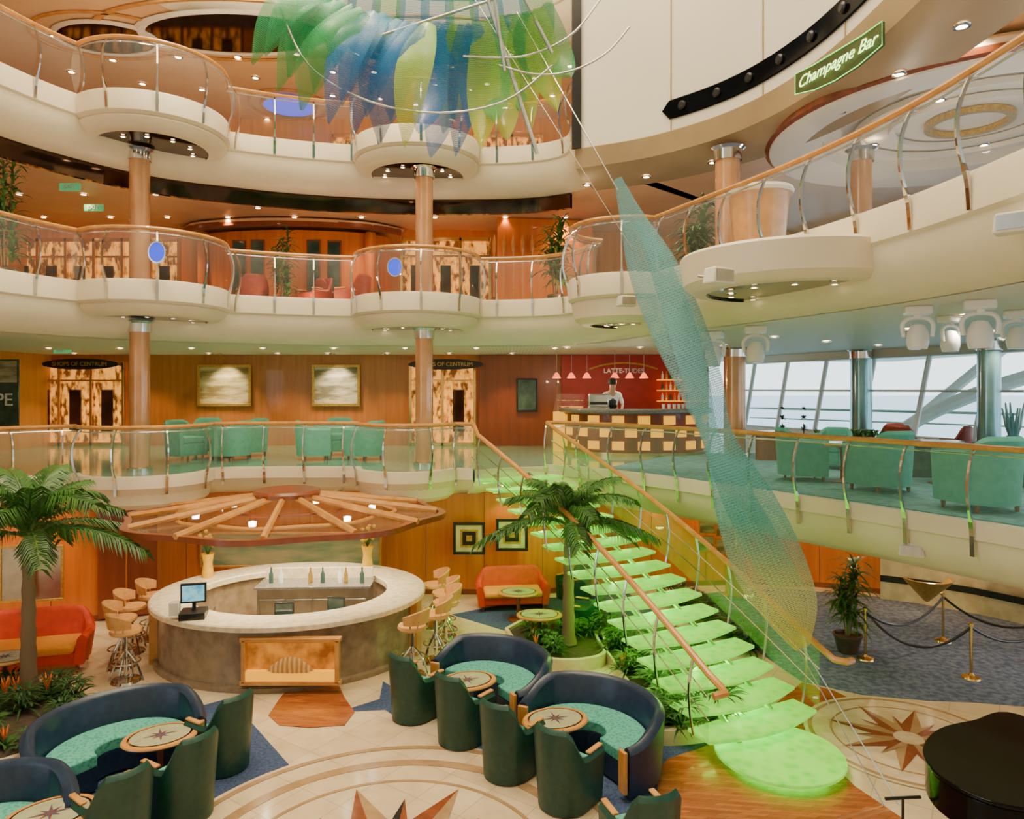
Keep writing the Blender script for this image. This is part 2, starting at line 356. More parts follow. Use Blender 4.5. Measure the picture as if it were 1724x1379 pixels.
def cup(L_,zt,zb,m='cream'):
    cx,cy,r=L_; a=MB(); a.lathe([(0,zt),(r-.05,zt),(r-.02,zt-.04),(r-.08,zb+.12),(r-.2,zb+.02),(r-.28,zb),(r-.42,zb)],40,(cx,cy,0))
    a.lathe([(r-.42,zb),(r-.44,zb+.03),(0,zb+.03)],40,(cx,cy,0),1)
    return top(a.obj('balcony_soffit',[m,'mirror']),'cream rounded balcony underside with dark mirrored centre','balcony','rounded balcony undersides')
cup(L1,6.93,6.68); cup(L2,6.93,6.62); cup(L3,6.93,6.45); cup(L4,7.1,6.55)
cup(L1,10.9,10.65); cup(L2,10.9,10.6)
cup((-8.4,16.4,1.4),2.98,2.5); cup((-2.5,17.1,1.2),2.98,2.5)
# ---------------------------------------------------------------- railings
def railing(path,zf,h,lab,step=.95,rail='woodrail',gm='glassclear',bulge=.14,low=.35):
    e=E('railing',lab,'railing',(path[0][0],path[0][1],zf)); ox,oy=path[0]
    loc=[(p[0]-ox,p[1]-oy) for p in path]
    MB().tube([(p[0],p[1],h) for p in loc],.045,8).obj('handrail',rail,e)
    a=MB(); a.sweep(loc,[(.0,-.05),(bulge*.5,.1),(bulge,.35),(bulge,.65),(bulge*.6,.9),(0.02,h-.05)]); a.obj('glass_panel',gm,e,recalc=False)
    MB().tube([(p[0],p[1],h-.1) for p in loc],.014,6).obj('rail_rod','chrome',e)
    base=None
    for (p,n) in along(loc,step):
        if base is None:
            pts=cr([(.06,-low),(.09,-.1),(bulge+.05,.25),(bulge+.06,.6),(bulge*.7,.92),(0,h-.03)],4)
            a=MB(); vs=[]; fs=[]
            for i,(o,z) in enumerate(pts):
                w_=.03 if z<0 else .015
                vs+=[(-w_,o-.03,z),(w_,o-.03,z),(w_,o+.01,z),(-w_,o+.01,z)]
            for i in range(len(pts)-1):
                for k in range(4): fs.append((4*i+k,4*i+(k+1)%4,4*i+4+(k+1)%4,4*i+4+k))
            a.add(vs,fs); base=a.obj('post','chrome',e,smooth=False); o=base
        else: o=base.copy(); col.objects.link(o)
        o.location=(p[0],p[1],0); o.rotation_euler=(0,0,math.atan2(n[1],n[0])-pi/2)
    return e
railing(D3,7.42,1.08,'wood-topped glass railing with curved chrome posts on cream balcony',low=.42)
railing(D4L,11.4,1.08,'glass railing with bowed chrome posts on upper balcony',low=.42)
railing(D2L,3.24,1.04,'glass railing with wooden handrail on teal-floored gallery',gm='glass',low=.4)
railing(D2R,3.24,1.04,'curved glass railing with wooden handrail and chrome posts',gm='glass',low=.5)
# ---------------------------------------------------------------- upper right panel, soffit
a=MB(); a.sweep(PNc,[(0,10.35),(0,18.6)]); struct(a.obj('wall_right','panelwhite',recalc=False))
a=MB(); a.sweep(PNc,[(.02,10.42),(.04,10.40),(-.05,10.0),(-.4,9.85),(-1.3,9.82),(-1.3,10.25)]); struct(a.obj('trim_3','soffit',recalc=False))
for (p,n) in along(PNc,2.2)[1:5]:
    a=MB(); a.box((p[0]+n[0]*.01,p[1]+n[1]*.01,14),(.02,.02,7.2),math.atan2(n[1],n[0])); struct(a.obj('trim_4','soffit',smooth=False))
seg=[p for p in cr(PN,12)][14:54]
a=MB(); n=len(seg); nn=norms(seg); vs=[]; fs=[]
for i,(p,q) in enumerate(zip(seg,nn)):
    t=i/(n-1); e_=min(1,min(t,1-t)/.035); hh=.2*math.sqrt(max(0,1-(1-e_)**2))+.001
    for o,z in((.02,10.85-hh),(.045,10.85-hh*.9),(.045,10.85+hh*.9),(.02,10.85+hh)): vs.append((p[0]+q[0]*o,p[1]+q[1]*o,z))
for i in range(n-1):
    for k in range(3): fs.append((4*i+k,4*i+4+k,4*i+5+k,4*i+1+k))
a.add(vs,fs); top(a.obj('projector_slot','gloss_black',recalc=False),'long black rounded recess in the cream curved wall','recess')
a=MB(); a.box((1.42,15.72,14.0),(.2,.12,7.2)); top(a.obj('dark_slot','black',smooth=False),'tall narrow black slot at the edge of cream wall','slot')
for i in range(3,36,5):
    p,q=seg[i],nn[i]; o=MB().lathe([(0,.03),(.06,.03),(.09,.0),(.09,-.03)],14).obj('stage_light','black')
    o.location=(p[0]+q[0]*.08,p[1]+q[1]*.08,10.85); o.rotation_euler=(pi/2,0,math.atan2(q[1],q[0])+pi/2); top(o,'small round spotlight in black wall recess','light','spotlights in black recess')
p0=W(1345,120,11.3); p1=W(1490,60,9.7); dv=p1-p0; ang=math.atan2(dv.y,dv.x)
s=E('sign','green neon Champagne Bar sign in cursive lettering','sign',((p0+p1)/2).to_tuple(),ang)
s.location.z=9.86; s.location.x-=.08; s.location.y-=.08
hw=.85; pts=[(-hw,-.12),(-hw,.2),(-hw*.55,.17),(hw*.55,.17),(hw,.2),(hw,-.12),(hw*.5,-.22),(0,-.25),(-hw*.5,-.22)]
a=MB(); a.add([(x,0,z) for x,z in pts]+[(x,.04,z) for x,z in pts],[tuple(range(9)),tuple(range(9,18))[::-1]]+[(i,(i+1)%9,9+(i+1)%9,9+i) for i in range(9)]); a.obj('board','greenboard',s,smooth=False)
MB().tube([(x,-.01,z) for x,z in pts],.007,6,closed=True).obj('neon_border','greenneon',s)
text('Champagne Bar',.24,'paleneon',s,(0,-.03,0),(pi/2,0,0),shear=.45,ext=.004)
# ---------------------------------------------------------------- walls
def wall(path,z0,z1,m,name='wall_back'): return struct(MB().sweep(path,[(0,z0),(0,z1),(-.2,z1),(-.2,z0)]).obj(name,m,recalc=False))
lw=[G(px,py) for px,py in((-200,1085),(0,1062),(165,1045),(300,1012),(480,1000),(700,1000),(900,1000),(1050,990),(1300,985),(1480,1000),(1724,1045),(1900,1080))]
LW=cr([(p.x,p.y) for p in lw],6)
wall(LW,0,2.75,'wood','wall_back_lower')
struct(MB().sweep(LW,[(.0,0),(.02,0),(.02,.12),(0,.13)]).obj('baseboard_back','woodred',recalc=False))
for (p,n) in along(LW,1.45): struct(MB().box((p[0]+n[0]*.004,p[1]+n[1]*.004,1.4),(.012,.02,2.7),math.atan2(n[1],n[0])+pi/2).obj('trim_7','woodred',smooth=False))
wall([(-18,24),(6.6,24)],3.2,6.25,'wood2','wall_back_middle')
wall([(-18,23),(-7,23),(-4,23),(4,23.5),(8.5,26)],7.2,10.25,'woodpale','wall_back_upper')
wall([(-18,24),(2,24),(6,22)],11,14.2,'woodpale','wall_back_top')
wall([(-15.5,3),(-15.5,24)],0,18,'woodpale','wall_left')
struct(MB().box((0,-5,9),(34,.2,20)).obj('wall_front','creamwhite',smooth=False))
struct(MB().box((-.0,-1.4,1.6),(30,5,3)).obj('wall_front_low','creamwhite',smooth=False))
A=G(165,1046);B=G(265,1034); a=MB(); d=math.atan2(B.y-A.y,B.x-A.x); m_=(A+B)/2
a.box((m_.x,m_.y,1.3),((B-A).length,.12,2.5),d); a.box((m_.x,m_.y-.07,1.3),(.03,.06,2.4),d,1)
top(a.obj('cabinet_panel',['woodred','wood'],bevel=.01),'tall dark red wood wall panel beside the bar','wall panel')
WL=cr([(8.5,26),(9.6,23),(11,20),(12.2,17),(13.2,14),(13.9,10),(14.2,3)],6)
def winwall(z0,sill,head,z1):
    struct(MB().sweep(WL,[(0,z0),(0,sill),(-.15,sill),(-.15,z0)]).obj('wall_right','creamwhite',recalc=False))
    struct(MB().sweep(WL,[(0,head),(0,z1),(-.15,z1),(-.15,head)]).obj('wall_right','creamwhite',recalc=False))
    i=1
    for (p,n) in along(WL,1.7):
        struct(MB().tube([(p[0],p[1],sill),(p[0]+.25,p[1]-.35,head)],.07,6).obj('window_%d'%i,'white')); i+=1
    a=MB()
    for z in(sill+.03,(sill+head)/2+.15,head-.03): a.tube([(p[0],p[1],z) for p in WL],.035,6)
    struct(a.obj('trim_5','white'))
winwall(3.2,3.75,6.05,6.25); winwall(7.2,7.5,10.0,10.25)
struct(MB().add([(-400,-100,-9),(1500,-100,-9),(1500,1500,-9),(-400,1500,-9)],[(0,1,2,3)]).obj('sea','sea'))
a=MB(); a.tube(cr([(11.5,22.5,3.2),(12.5,21.5,4.3),(14,20,5.3),(16,18.5,6.0),(19,17,6.6)],6),.2,8); top(a.obj('arch_beam','white'),'white curved structural beam outside the windows','beam')
a=MB(); a.tube([(12.5,24,3.2),(14.5,21,6.3)],.16,8); top(a.obj('diagonal_beam','white'),'white diagonal beam outside the windows','beam')
e=E('deck_rail','steel outdoor deck rail beyond the windows','rail',(10,30,3.2))
for z,r_ in((1.1,.05),(.7,.03)): MB().tube([(0,0,z),(10,-12,z)],r_,6).obj('rail_bar','steel',e)
# ---------------------------------------------------------------- columns
def column(x,y,z0,z1,r,m,lab):
    e=E('column',lab,'column',(x,y,z0)); h=z1-z0
    MB().lathe([(r,.1),(r,h-.25)],28).obj('shaft',m,e)
    MB().lathe([(0,0),(r+.05,0),(r+.05,.08),(r,.1)],28).obj('base','chrome',e)
    MB().lathe([(r,h-.25),(r+.03,h-.25),(r+.04,h-.05),(r+.1,h)],28).obj('capital','chrome',e)
    return e
for x,y,za,zb_ in((-8.62,16.5,6.66,10.63),(-2.18,17.7,6.6,10.58)):
    column(x,y,3.2,za,.22,'colwood','polished tan column with chrome collar')
    column(x,y,7.2,zb_,.22,'colwood','polished tan column with chrome collar')
for px,d,m in((1237,20,'colwood'),(1450,21,'colteal'),(1665,16.5,'colteal')):
    p=W(px,655,d); column(p.x,p.y,3.2,6.25,.3 if d>18 else .24,m,'round column beside the windowed lounge')
p=G(1233,1000); column(p.x,p.y-.3,0,2.3,.26,'colwood','tan column beneath the gallery near the staircase')
p=W(1225,300,14); column(p.x,p.y,7.2,9.82,.24,'colwood','tan column on the champagne bar level')
p=W(1450,300,14); column(p.x,p.y,7.2,9.8,.2,'colwood','tan column on the champagne bar level')
# ---------------------------------------------------------------- downlights and added fill lights
dl0=MB().lathe([(.0,-.01),(.055,-.01)],14).lathe([(.055,-.015),(.085,-.012),(.09,0),(.055,.0)],14,mi=1).obj('downlight',['lamp','chrome']); dlme=dl0.data
bpy.data.objects.remove(dl0)
def DL(x,y,z,energy=0,colr=(1,.74,.45),size=1.9,sc=1.25):
    o=bpy.data.objects.new('downlight',dlme); col.objects.link(o); o.location=(x,y,z-.012); o.scale=(sc,sc,sc); top(o,'small round recessed ceiling downlight','downlight','recessed ceiling downlights')
    if energy: light('SPOT',energy,colr,(0,0,-.04),o,size)
WM=(1,.62,.29)
for x in(-14,-12,-9.7,-7.5,-5.9,-4,-2,0): DL(x,22.8,6.25,230,WM,1.7)
for x in(-13,-11,-9,-7,-5,-3,-1,1.2): DL(x,20,6.25,120)
for x,y in((1.5,19.5),(3.5,19.5),(5.5,18.5),(7.5,17),(5.7,15.5),(7.5,13.5),(9.5,14),(7.0,11),(9,10),(11,12),(11,16),(9.5,18.5)): DL(x,y,6.25,100,(1,.86,.66))
for x in(-14,-12,-10.3,-8.5,-6.5,-4.5,-2.3,-.2,1.6): DL(x,21.3,10.25,230,WM,1.7)
for x in(-13,-11.3,-9.4,-7.2,-5,-2.6,-.6,1.0): DL(x,20.2 if x>-8 else 18.8,10.25,60,WM)
for x,y in((3.4,17.5),(5,16),(6,18),(8,17),(10,15),(6.5,10),(7,8)): DL(x,y,10.25,100,(1,.82,.58))
for i,(px,py) in enumerate(((60,-30),(180,40),(190,100),(300,95),(400,95),(340,150),(430,130),(560,120),(560,160),(630,120),(640,165),(760,110),(790,150),(860,90),(900,130),(930,160),(120,120),(240,140),(700,175),(850,180),(90,60),(260,60),(500,90),(600,90),(820,140),(960,110),(450,200),(580,205),(760,200))):
    p=G(px,py,14.2); DL(p.x,p.y,14.2,170 if i%2==0 and i<20 else 0,WM,sc=1.5)
for i,(q,n) in enumerate(along(LW,1.35)):
    x,y=q[0]+n[0]*.35,q[1]+n[1]*.35
    if -11.5<x<11: DL(x,y,2.755,85,(1,.6,.28),1.6)
for x,y in((7,14.5),(9,14),(10.5,12.5),(8.5,11.5),(3,17),(5.5,15.5)): DL(x,y,2.74,75,(1,.78,.52))
for c,z in((L1,6.70),(L2,6.64),(L3,6.47),(L4,6.57),(L1,10.67),(L2,10.62)):
    for k in range(10):
        a_=2*pi*k/10
        DL(c[0]+(c[2]-.75)*cos(a_),c[1]+(c[2]-.75)*sin(a_),z,(25 if k==7 else 0),sc=.8)
for (p,n) in along(PNc,1.35)[0:9]: DL(p[0]-n[0]*.75,p[1]-n[1]*.75,9.835,60,(1,.85,.62))
for x,y in((-6,9),(-2,13),(2,8),(-6,14),(-3,6)):  # added spots above the frame that brighten the atrium
    e=E('fill_spot','added fill spot shining into the atrium from out of view','light',(x,y,18.2),group='added atrium fill spots')
    MB().lathe([(.2,0),(.22,-.3),(.25,-.3),(.25,.05),(0,.05)],16).obj('housing','chrome',e)
    light('SPOT',1900,(1,.79,.52),(0,0,-.32),e,1.5,.25)
def fill_lights(path,z,step,en,skip=0):  # added lamps hidden behind the upstand to lift balcony ceilings and walls
    for (p,n) in along(path,step)[skip:]:
        x,y=p[0]-n[0]*1.0,p[1]-n[1]*1.0
        if y<7: continue
        e=E('fill_light','added fill light hidden behind the balcony edge','light',(x,y,z),group='added balcony fill lights'); MB().lathe([(0,0),(.08,0),(.09,.1),(.05,.1)],12).obj('housing','chrome',e)
        light('POINT',en,(1,.62,.3),(0,0,.2),e,rad=.08)
fill_lights(cr(LC),7.2,3.3,65); fill_lights(cr(LC),11.0,3.3,120)
for x,y in((7.5,15),(8.5,11),(7.2,8)):  # further added fill lamps for the champagne bar level
    e=E('fill_light','added fill light on champagne bar level','light',(x,y,7.2),group='added balcony fill lights'); MB().lathe([(0,0),(.08,0),(.09,.1),(.05,.1)],12).obj('housing','chrome',e); light('POINT',90,(1,.86,.66),(0,0,.2),e,rad=.08)
# ---------------------------------------------------------------- lower floor inlays
SC=Vector((-1.33,7.5,0))
def inlay(poly,m,z=.004,name='floor'): return struct(MB().prism(poly,z-.006,z).obj(name,m,smooth=False))
def ringsec(c,r0,r1,a0,a1,n=40): return circ(c.x,c.y,r1,n,a0,a1)+circ(c.x,c.y,r0,n,a0,a1)[::-1]
R_=math.radians
def ringfull(c,r0,r1,m,z): struct(MB().lathe([(r0,z-.004),(r0,z),(r1,z),(r1,z-.004)],72,(c.x,c.y,0)).obj('floor',m))
inlay(ringsec(SC,2.75,5.0,R_(2),R_(78)),'carpetnavy',.004)
inlay(ringsec(SC,2.75,5.4,R_(128),R_(190)),'carpetnavy',.004)
ringfull(SC,2.15,2.3,'marbletan',.006); ringfull(SC,1.75,1.8,'marbletan',.006); ringfull(SC,2.6,2.68,'marbletan',.008)
def star(c,R,r,n,m1,m2,z,a0=0):
    a=MB()
    for i in range(n):
        t=a0+2*pi*i/n; tl=t+pi/n; tr=t-pi/n
        tip=(c.x+R*cos(t),c.y+R*sin(t),z); o=(c.x,c.y,z)
        a.add([o,tip,(c.x+r*cos(tl),c.y+r*sin(tl),z)],[(0,1,2)],0); a.add([o,(c.x+r*cos(tr),c.y+r*sin(tr),z),tip],[(0,1,2)],1)
    return struct(a.obj('floor',[m1,m2],smooth=False,recalc=False))
star(SC,1.7,.75,8,'starbrown','marbletan',.010,R_(22.5)); star(SC,1.35,.5,8,'black','starbrown',.013,R_(90))
star(Vector((-1.9,11.6,0)),.9,.3,4,'carpetnavy','carpetnavy',.006,.4)
inlay([tuple(G(*q))[:2] for q in((492,1152),(568,1150),(580,1175),(597,1200),(580,1222),(520,1226),(470,1222),(452,1205),(470,1178))],'plank',.012)
wp=[tuple(G(*q))[:2] for q in((1105,1300),(1125,1278),(1175,1262),(1230,1240),(1300,1190),(1350,1150),(1400,1162),(1450,1185),(1405,1215),(1392,1245),(1400,1285),(1440,1325),(1520,1379),(1560,1500),(1200,1500),(1130,1379),(1108,1335))]
inlay(wp,'plank',.008)
CC=G(1530,1245)
struct(MB().lathe([(0,.012),(1.42,.012)],64,(CC.x,CC.y,0)).obj('floor','marblelight'))
ringfull(CC,1.3,1.36,'marbletan',.016); ringfull(CC,1.02,1.05,'marbletan',.016)
star(CC,1.1,.4,8,'starbrown','marbletan',.018,.2); star(CC,.75,.25,8,'marbletan','starbrown',.021,.2+pi/8)
struct(MB().lathe([(0,.024),(.2,.024)],32,(CC.x,CC.y,0)).obj('floor','marblelight'))
inlay([tuple(G(*q))[:2] for q in((1180,1000),(1300,990),(1480,1005),(1724,1048),(1950,1090),(2000,1200),(1724,1190),(1640,1183),(1560,1180),(1450,1170),(1350,1148),(1280,1100))],'carpetblue',.006)
inlay([tuple(G(*q))[:2] for q in((760,1035),(900,1008),(1060,1000),(1100,1030),(1000,1060),(850,1062))],'carpetnavy',.006)
# ---------------------------------------------------------------- bar
BC=(-4.35,14.1)
bar=E('bar_counter','round marble bar counter with pale stone top','bar counter',(BC[0],BC[1],0))
rx,ry=2.62,2.25
a=MB(); a.lathe([(.97,0),(.97,.08),(.94,.1),(.94,1.0)],72,sx=rx,sy=ry); a.lathe([(.74,0),(.74,1.0)],72,sx=rx,sy=ry); a.obj('counter_body','marblebar',bar)
a=MB(); a.lathe([(.71,1.02),(.71,1.12),(.72,1.14),(.99,1.14),(1.0,1.12),(1.0,1.04),(.98,1.02),(.71,1.02)],72,sx=rx,sy=ry); a.obj('counter_top','counter',bar)
for an in(200,-8,80):
    q=R_(an); a=MB(); a.box((rx*.955*cos(q),ry*.955*sin(q),.5),(.16,.34,1.0),q); a.obj('pilaster','woodrail',bar,bevel=.01)
a=MB(); a.lathe([(.73,.78),(.56,.78),(.56,.84),(.73,.84)],72,sx=rx,sy=ry,a0=R_(185),a1=R_(355)); a.obj('inner_worktop','steel',bar)
dn=E('display_case','yellow lit display case with a shell in a wooden frame','display case',(BC[0]+.65,BC[1]-ry*.955,.55),0)
a=MB(); w_,h_=.78,.36
a.box((0,-.02,h_),(2*w_+.12,.14,.07));a.box((0,-.02,-h_),(2*w_+.12,.14,.07));a.box((-w_,-.02,0),(.07,.14,2*h_));a.box((w_,-.02,0),(.07,.14,2*h_)); a.obj('frame','woodrail',dn,bevel=.01)
MB().box((0,.03,0),(2*w_,.02,2*h_)).obj('back_panel','nichelit',dn,smooth=False)
MB().box((0,-.03,-.24),(2*w_-.07,.1,.16)).obj('sand_bed','yellowlit',dn,smooth=False)
MB().lathe([(0,.26),(.15,.23),(.33,.11),(.42,0)],24,(0,-.05,-.18),sx=1,sy=.12).obj('shell','shell',dn)
bb=E('back_bar','stainless back bar island with dark granite top','bar cabinet',(BC[0]+.35,BC[1]+.5,0),.05)
MB().box((0,0,.55),(2.2,.7,1.1)).obj('cabinet','steel',bb,bevel=.01)
MB().box((0,0,1.13),(2.3,.8,.05)).obj('worktop','granite',bb,bevel=.01)
for x in(-.8,-.27,.27,.8): MB().box((x,-.36,.6),(.5,.02,.6)).obj('door','steel',bb,bevel=.008)
MB().box((0,.3,1.26),(2.2,.06,.22)).obj('splashback','counter',bb)
for i,x in enumerate((-.9,-.7,-.1,.15,.5,.62,.95)):
    o=MB().lathe([(0,0),(.045,0),(.045,.18),(.018,.24),(.018,.32),(0,.32)],12).obj('bottle',['darkglass','white','gold'][i%3:i%3+1],loc=(BC[0]+.35+x,BC[1]+.4,1.155)); top(o,'small bottle standing on the back bar','bottle','bottles on the back bar')
for x,y,z,rz,sc in((-1.18,-1.72,1.14,.25,1),(.3,-1.42,.84,.1,.8),(1.15,-1.1,.84,-.2,.8)):
    e=E('cash_register','black point of sale terminal on the bar','register',(BC[0]+x,BC[1]+y,z),rz,'registers',sc)
    MB().box((0,0,.06),(.42,.4,.12)).obj('base','black',e,bevel=.01); MB().box((0,.05,.2),(.06,.05,.2)).obj('neck','black',e)
    MB().box((0,0,.42),(.42,.06,.34)).obj('monitor','black',e,bevel=.01); MB().box((0,-.034,.42),(.36,.006,.27)).obj('screen','screen' if sc==1 else 'darkglass',e,smooth=False)
    if sc==1: MB().box((-.3,0,.18),(.16,.2,.22)).obj('printer','creamwhite',e,bevel=.01)
def vase(x,y,z):
    e=E('flower_vase','glass vase filled with yellow flowers','vase',(x,y,z),group='flower vases')
    MB().lathe([(0,0),(.11,0),(.12,.05),(.09,.3),(.13,.5),(.12,.5),(.08,.3),(0,.05)],20).obj('vase','yellowflower',e)
    a=MB()
    for i in range(22): a.blade((0,0,.45),random.random()*2*pi,.35+.25*random.random(),.015,1.1+.3*random.random(),.1,0)
    a.obj('stems','palmleaf',e)
    a=MB()
    for i in range(16):
        t=random.random()*2*pi; r=.14*random.random()+.03; z_=.6+.35*random.random()
        a.lathe([(0,-.04),(.04,-.01),(.045,.02),(0,.05)],7,(r*cos(t),r*sin(t),z_))
    a.obj('blossoms','yellowflower',e)
vase(BC[0]-2.05,BC[1]+.9,1.14); vase(BC[0]+1.15,BC[1]+1.68,1.14)
# canopy
cn=E('bar_canopy','open wooden wheel canopy with tan spokes above the bar','canopy',(BC[0]-.05,BC[1]-.15,2.64))
R0=3.0; KY=.85
def wavy(r,z,n=96): return [(r*(1+.035*cos(8*t))*cos(t),r*(1+.035*cos(8*t))*KY*sin(t),z) for t in[2*pi*k/n for k in range(n)]]
def wring(k0,z0,k1,z1):
    a=MB(); n=96; o=[(p[0]*k0,p[1]*k0,z0) for p in wavy(R0,0)]+[(p[0]*k1,p[1]*k1,z1) for p in wavy(R0,0)]
    return a.add(o,[(k,(k+1)%n,(k+1)%n+n,k+n) for k in range(n)])
a=MB(); o=wavy(R0,0); i_=wavy(R0*.955,0); n=96
a.add([(p[0],p[1],-.05) for p in o]+[(p[0],p[1],.05) for p in o]+[(p[0],p[1],.05) for p in i_]+[(p[0],p[1],-.05) for p in i_],
      [(k+j*n,(k+1)%n+j*n,(k+1)%n+((j+1)%4)*n,k+((j+1)%4)*n) for k in range(n) for j in range(4)])
a.obj('rim','woodred',cn)
wring(.95,.01,.7,.07).obj('outer_glass','canopywood',cn,recalc=False)
wring(.62,.1,.2,.2).obj('inner_glass','canopyglass',cn,recalc=False)
MB().tube([(p[0]*.68,p[1]*.68,.07) for p in wavy(R0,0)],.035,6,closed=True).obj('ring','woodrail',cn)
MB().tube([(p[0]*.42,p[1]*.42,.16) for p in wavy(R0,0)],.025,6,closed=True).obj('ring','woodred',cn)
for k in range(12):
    t=2*pi*k/12+.13; MB().tube([(.35*cos(t),.35*sin(t),.40),(R0*.97*cos(t),R0*.97*KY*sin(t),.04)],.06,6).obj('spoke','woodrail',cn)
MB().lathe([(0,.5),(.6,.5),(.64,.45),(.6,.38),(.5,.35),(0,.35)],32).obj('hub','woodred',cn)
MB().lathe([(.5,.35),(.42,.18),(.28,.08),(0,.08)],24).obj('hub_glass','canopyglass',cn)
for k in range(6):
    t=2*pi*k/6+.4; MB().lathe([(0,0),(.06,0),(.07,.08),(0,.1)],12,(1.7*cos(t),1.3*sin(t),.02)).obj('lamp','lampwhite',cn)
for x in(-.35,.35): MB().tube([(x,2.1,.1),(x,3.1,.08)],.03,6).obj('bracket','steel',cn)
for x,y in((-1.2,0),(0.2,.3),(1.4,0),(0,-1.2),(0,1.3)): light('SPOT',200,(1,.84,.58),(x,y,-.05),cn,2.2)
# bar stool
st=E('bar_stool','bar stool with tan curved back and chrome legs','bar stool',(0,0,0),group='bar stools')
MB().lathe([(0,.72),(.2,.72),(.23,.75),(.22,.79),(0,.8)],24).obj('seat','leather',st)
pth=circ(0,0,.25,18,R_(-5),R_(-175)); a=MB(); a.shell(pth,.035,.84,lambda t:.97+.1*sin(pi*t),r=.01,lean=.15); a.obj('backrest','leather',st)
for t in(-150,-120,-60,-30): MB().tube([(.2*cos(R_(t)),.2*sin(R_(t)),.76),(.25*cos(R_(t)),.25*sin(R_(t)),.9)],.012,6).obj('back_rod','chrome',st)
MB().tube([(0,0,.05),(0,0,.72)],.03,10).obj('column','chrome',st)
for k in range(4):
    t=pi/4+k*pi/2; MB().tube(cr([(.02*cos(t),.02*sin(t),.45),(.16*cos(t),.16*sin(t),.25),(.25*cos(t),.25*sin(t),.0)],4),.016,6).obj('leg','chrome',st)
MB().tube([(.2*cos(2*pi*k/24),.2*sin(2*pi*k/24),.3) for k in range(24)],.012,6,closed=True).obj('footrest','chrome',st)
MB().lathe([(0,0),(.22,0),(.2,.03),(0,.05)],20).obj('base','chrome',st)
first=True
for an in(170,186,202,218,-32,-16,0,14,28):
    q=R_(an); x=BC[0]+(rx+.42)*cos(q); y=BC[1]+(ry+.42)*sin(q); rz=math.atan2(BC[1]-y,BC[0]-x)-pi/2+random.uniform(-.3,.3)
    if first: st.location=(x,y,0); st.rotation_euler=(0,0,rz); st.scale=(1.15,)*3; first=False
    else: dup(st,(x,y,0),rz,1.15)
# ---------------------------------------------------------------- chairs/sofas
def sm(t): t=max(0,min(1,t)); return t*t*(3-2*t)
def upath(w,d,n=14):
    pts=[(w,d),(w,d*.3),(w,-.05)]
    pts+=[(w*cos(a),-.05-(.33)*abs(sin(a))**.9) for a in[pi*k/n for k in range(1,n)]]
    return pts+[(-w,-.05),(-w,d*.3),(-w,d)]
def tub(name,body,seatm,lab,cat,loc,rz,group,sc,w=.34,hb=.92,ha=.58,legs=True,arm='woodrail'):
    e=E(name,lab,cat,loc,rz,group,sc); P=upath(w,.3)
    z0=.1 if legs else .02
    zf=lambda t: ha+(hb-ha)*sm((.5-abs(t-.5)-.14)/.2)
    MB().shell(P,.09,z0,zf,lean=.06).obj('backrest',body,e)
    a=MB(); a.prism([(w-.08,.31),(w-.08,-.05)]+[((w-.08)*cos(pi*k/10),-.05-.25*sin(pi*k/10)) for k in range(1,10)]+[(-w+.08,-.05),(-w+.08,.31)],.36,.5); a.obj('seat',seatm,e,bevel=.03)
    a=MB(); a.prism([(w-.085,.29),(w-.085,-.25),(-w+.085,-.25),(-w+.085,.29)],z0,.36); a.obj('base',body,e,bevel=.02)
    for s_ in(1,-1):
        a=MB(); a.box((s_*(w-.03),.16,ha+.012),(.07,.3,.03)); a.obj('armrest',arm,e,bevel=.012)
    if legs:
        for x in(-.26,.26):
            for y in(-.22,.24): MB().lathe([(.018,0),(.03,.12)],8,(x,y,0)).obj('leg','woodred',e)
    return e
c0=tub('armchair','green','tealfab','dark green leather tub armchair with teal patterned seat','armchair',G(700,1205),face(.62,.78),'green tub armchairs',1.0,legs=False,w=.32,hb=1.06,ha=.68)
for px,py,dx,dy in((780,1245,.6,.8),(860,1300,.6,.8),(955,1350,.62,.78),(372,1290,-.85,.5),(305,1370,-.85,.5),(190,1440,-.8,.6),(1080,1475,-.3,.9)):
    dup(c0,G(px,py),face(dx,dy),1.0)
g=tub('armchair','green','green','dark green armchair beside small round table','armchair',G(985,1062),face(-.9,.4),'dark green armchairs',1.0,legs=False,hb=.8)
dup(g,G(968,1010),face(-.7,-.5),1.0)
def curved_sofa(loc,rz,group='navy curved sofas'):
    e=E('curved_sofa','navy leather curved sofa with teal patterned seat','sofa',loc,rz,group)
    R=.98; P=circ(0,0,R,40,R_(22),R_(-202))
    P=[(x*1.05,y*.92) for x,y in P]
    MB().shell(P,.16,.06,lambda t:.66+.24*sm((.5-abs(t-.5))/.2),lean=.06,r=.07).obj('backrest','navy',e)
    i_=circ(0,0,R-.17,36,R_(15),R_(-195)); o=circ(0,0,R-.72,36,R_(-195),R_(15))
    sec=[(x*1.05,y*.92) for x,y in i_+o]
    MB().prism(sec,.32,.48).obj('seat','tealfab',e,bevel=.035); MB().prism([(x*.995,y*.99) for x,y in sec],.04,.32).obj('base','navy',e)
    for s_ in(1,-1):
        a=MB(); p=P[0] if s_==1 else P[-1]; a.box((p[0]-s_*.08,p[1]+.02,.36),(.15,.05,.52),s_*.38); a.obj('arm_panel','woodrail',e,bevel=.01)
    return e
s1=curved_sofa((-.38,11.35,0),face(-.68,-.73))
dup(s1,(1.02,9.7,0),face(-.72,-.7)); dup(s1,(-5.1,9.25,0),face(.72,-.7)); dup(s1,(-5.6,7.2,0),face(.7,-.7))
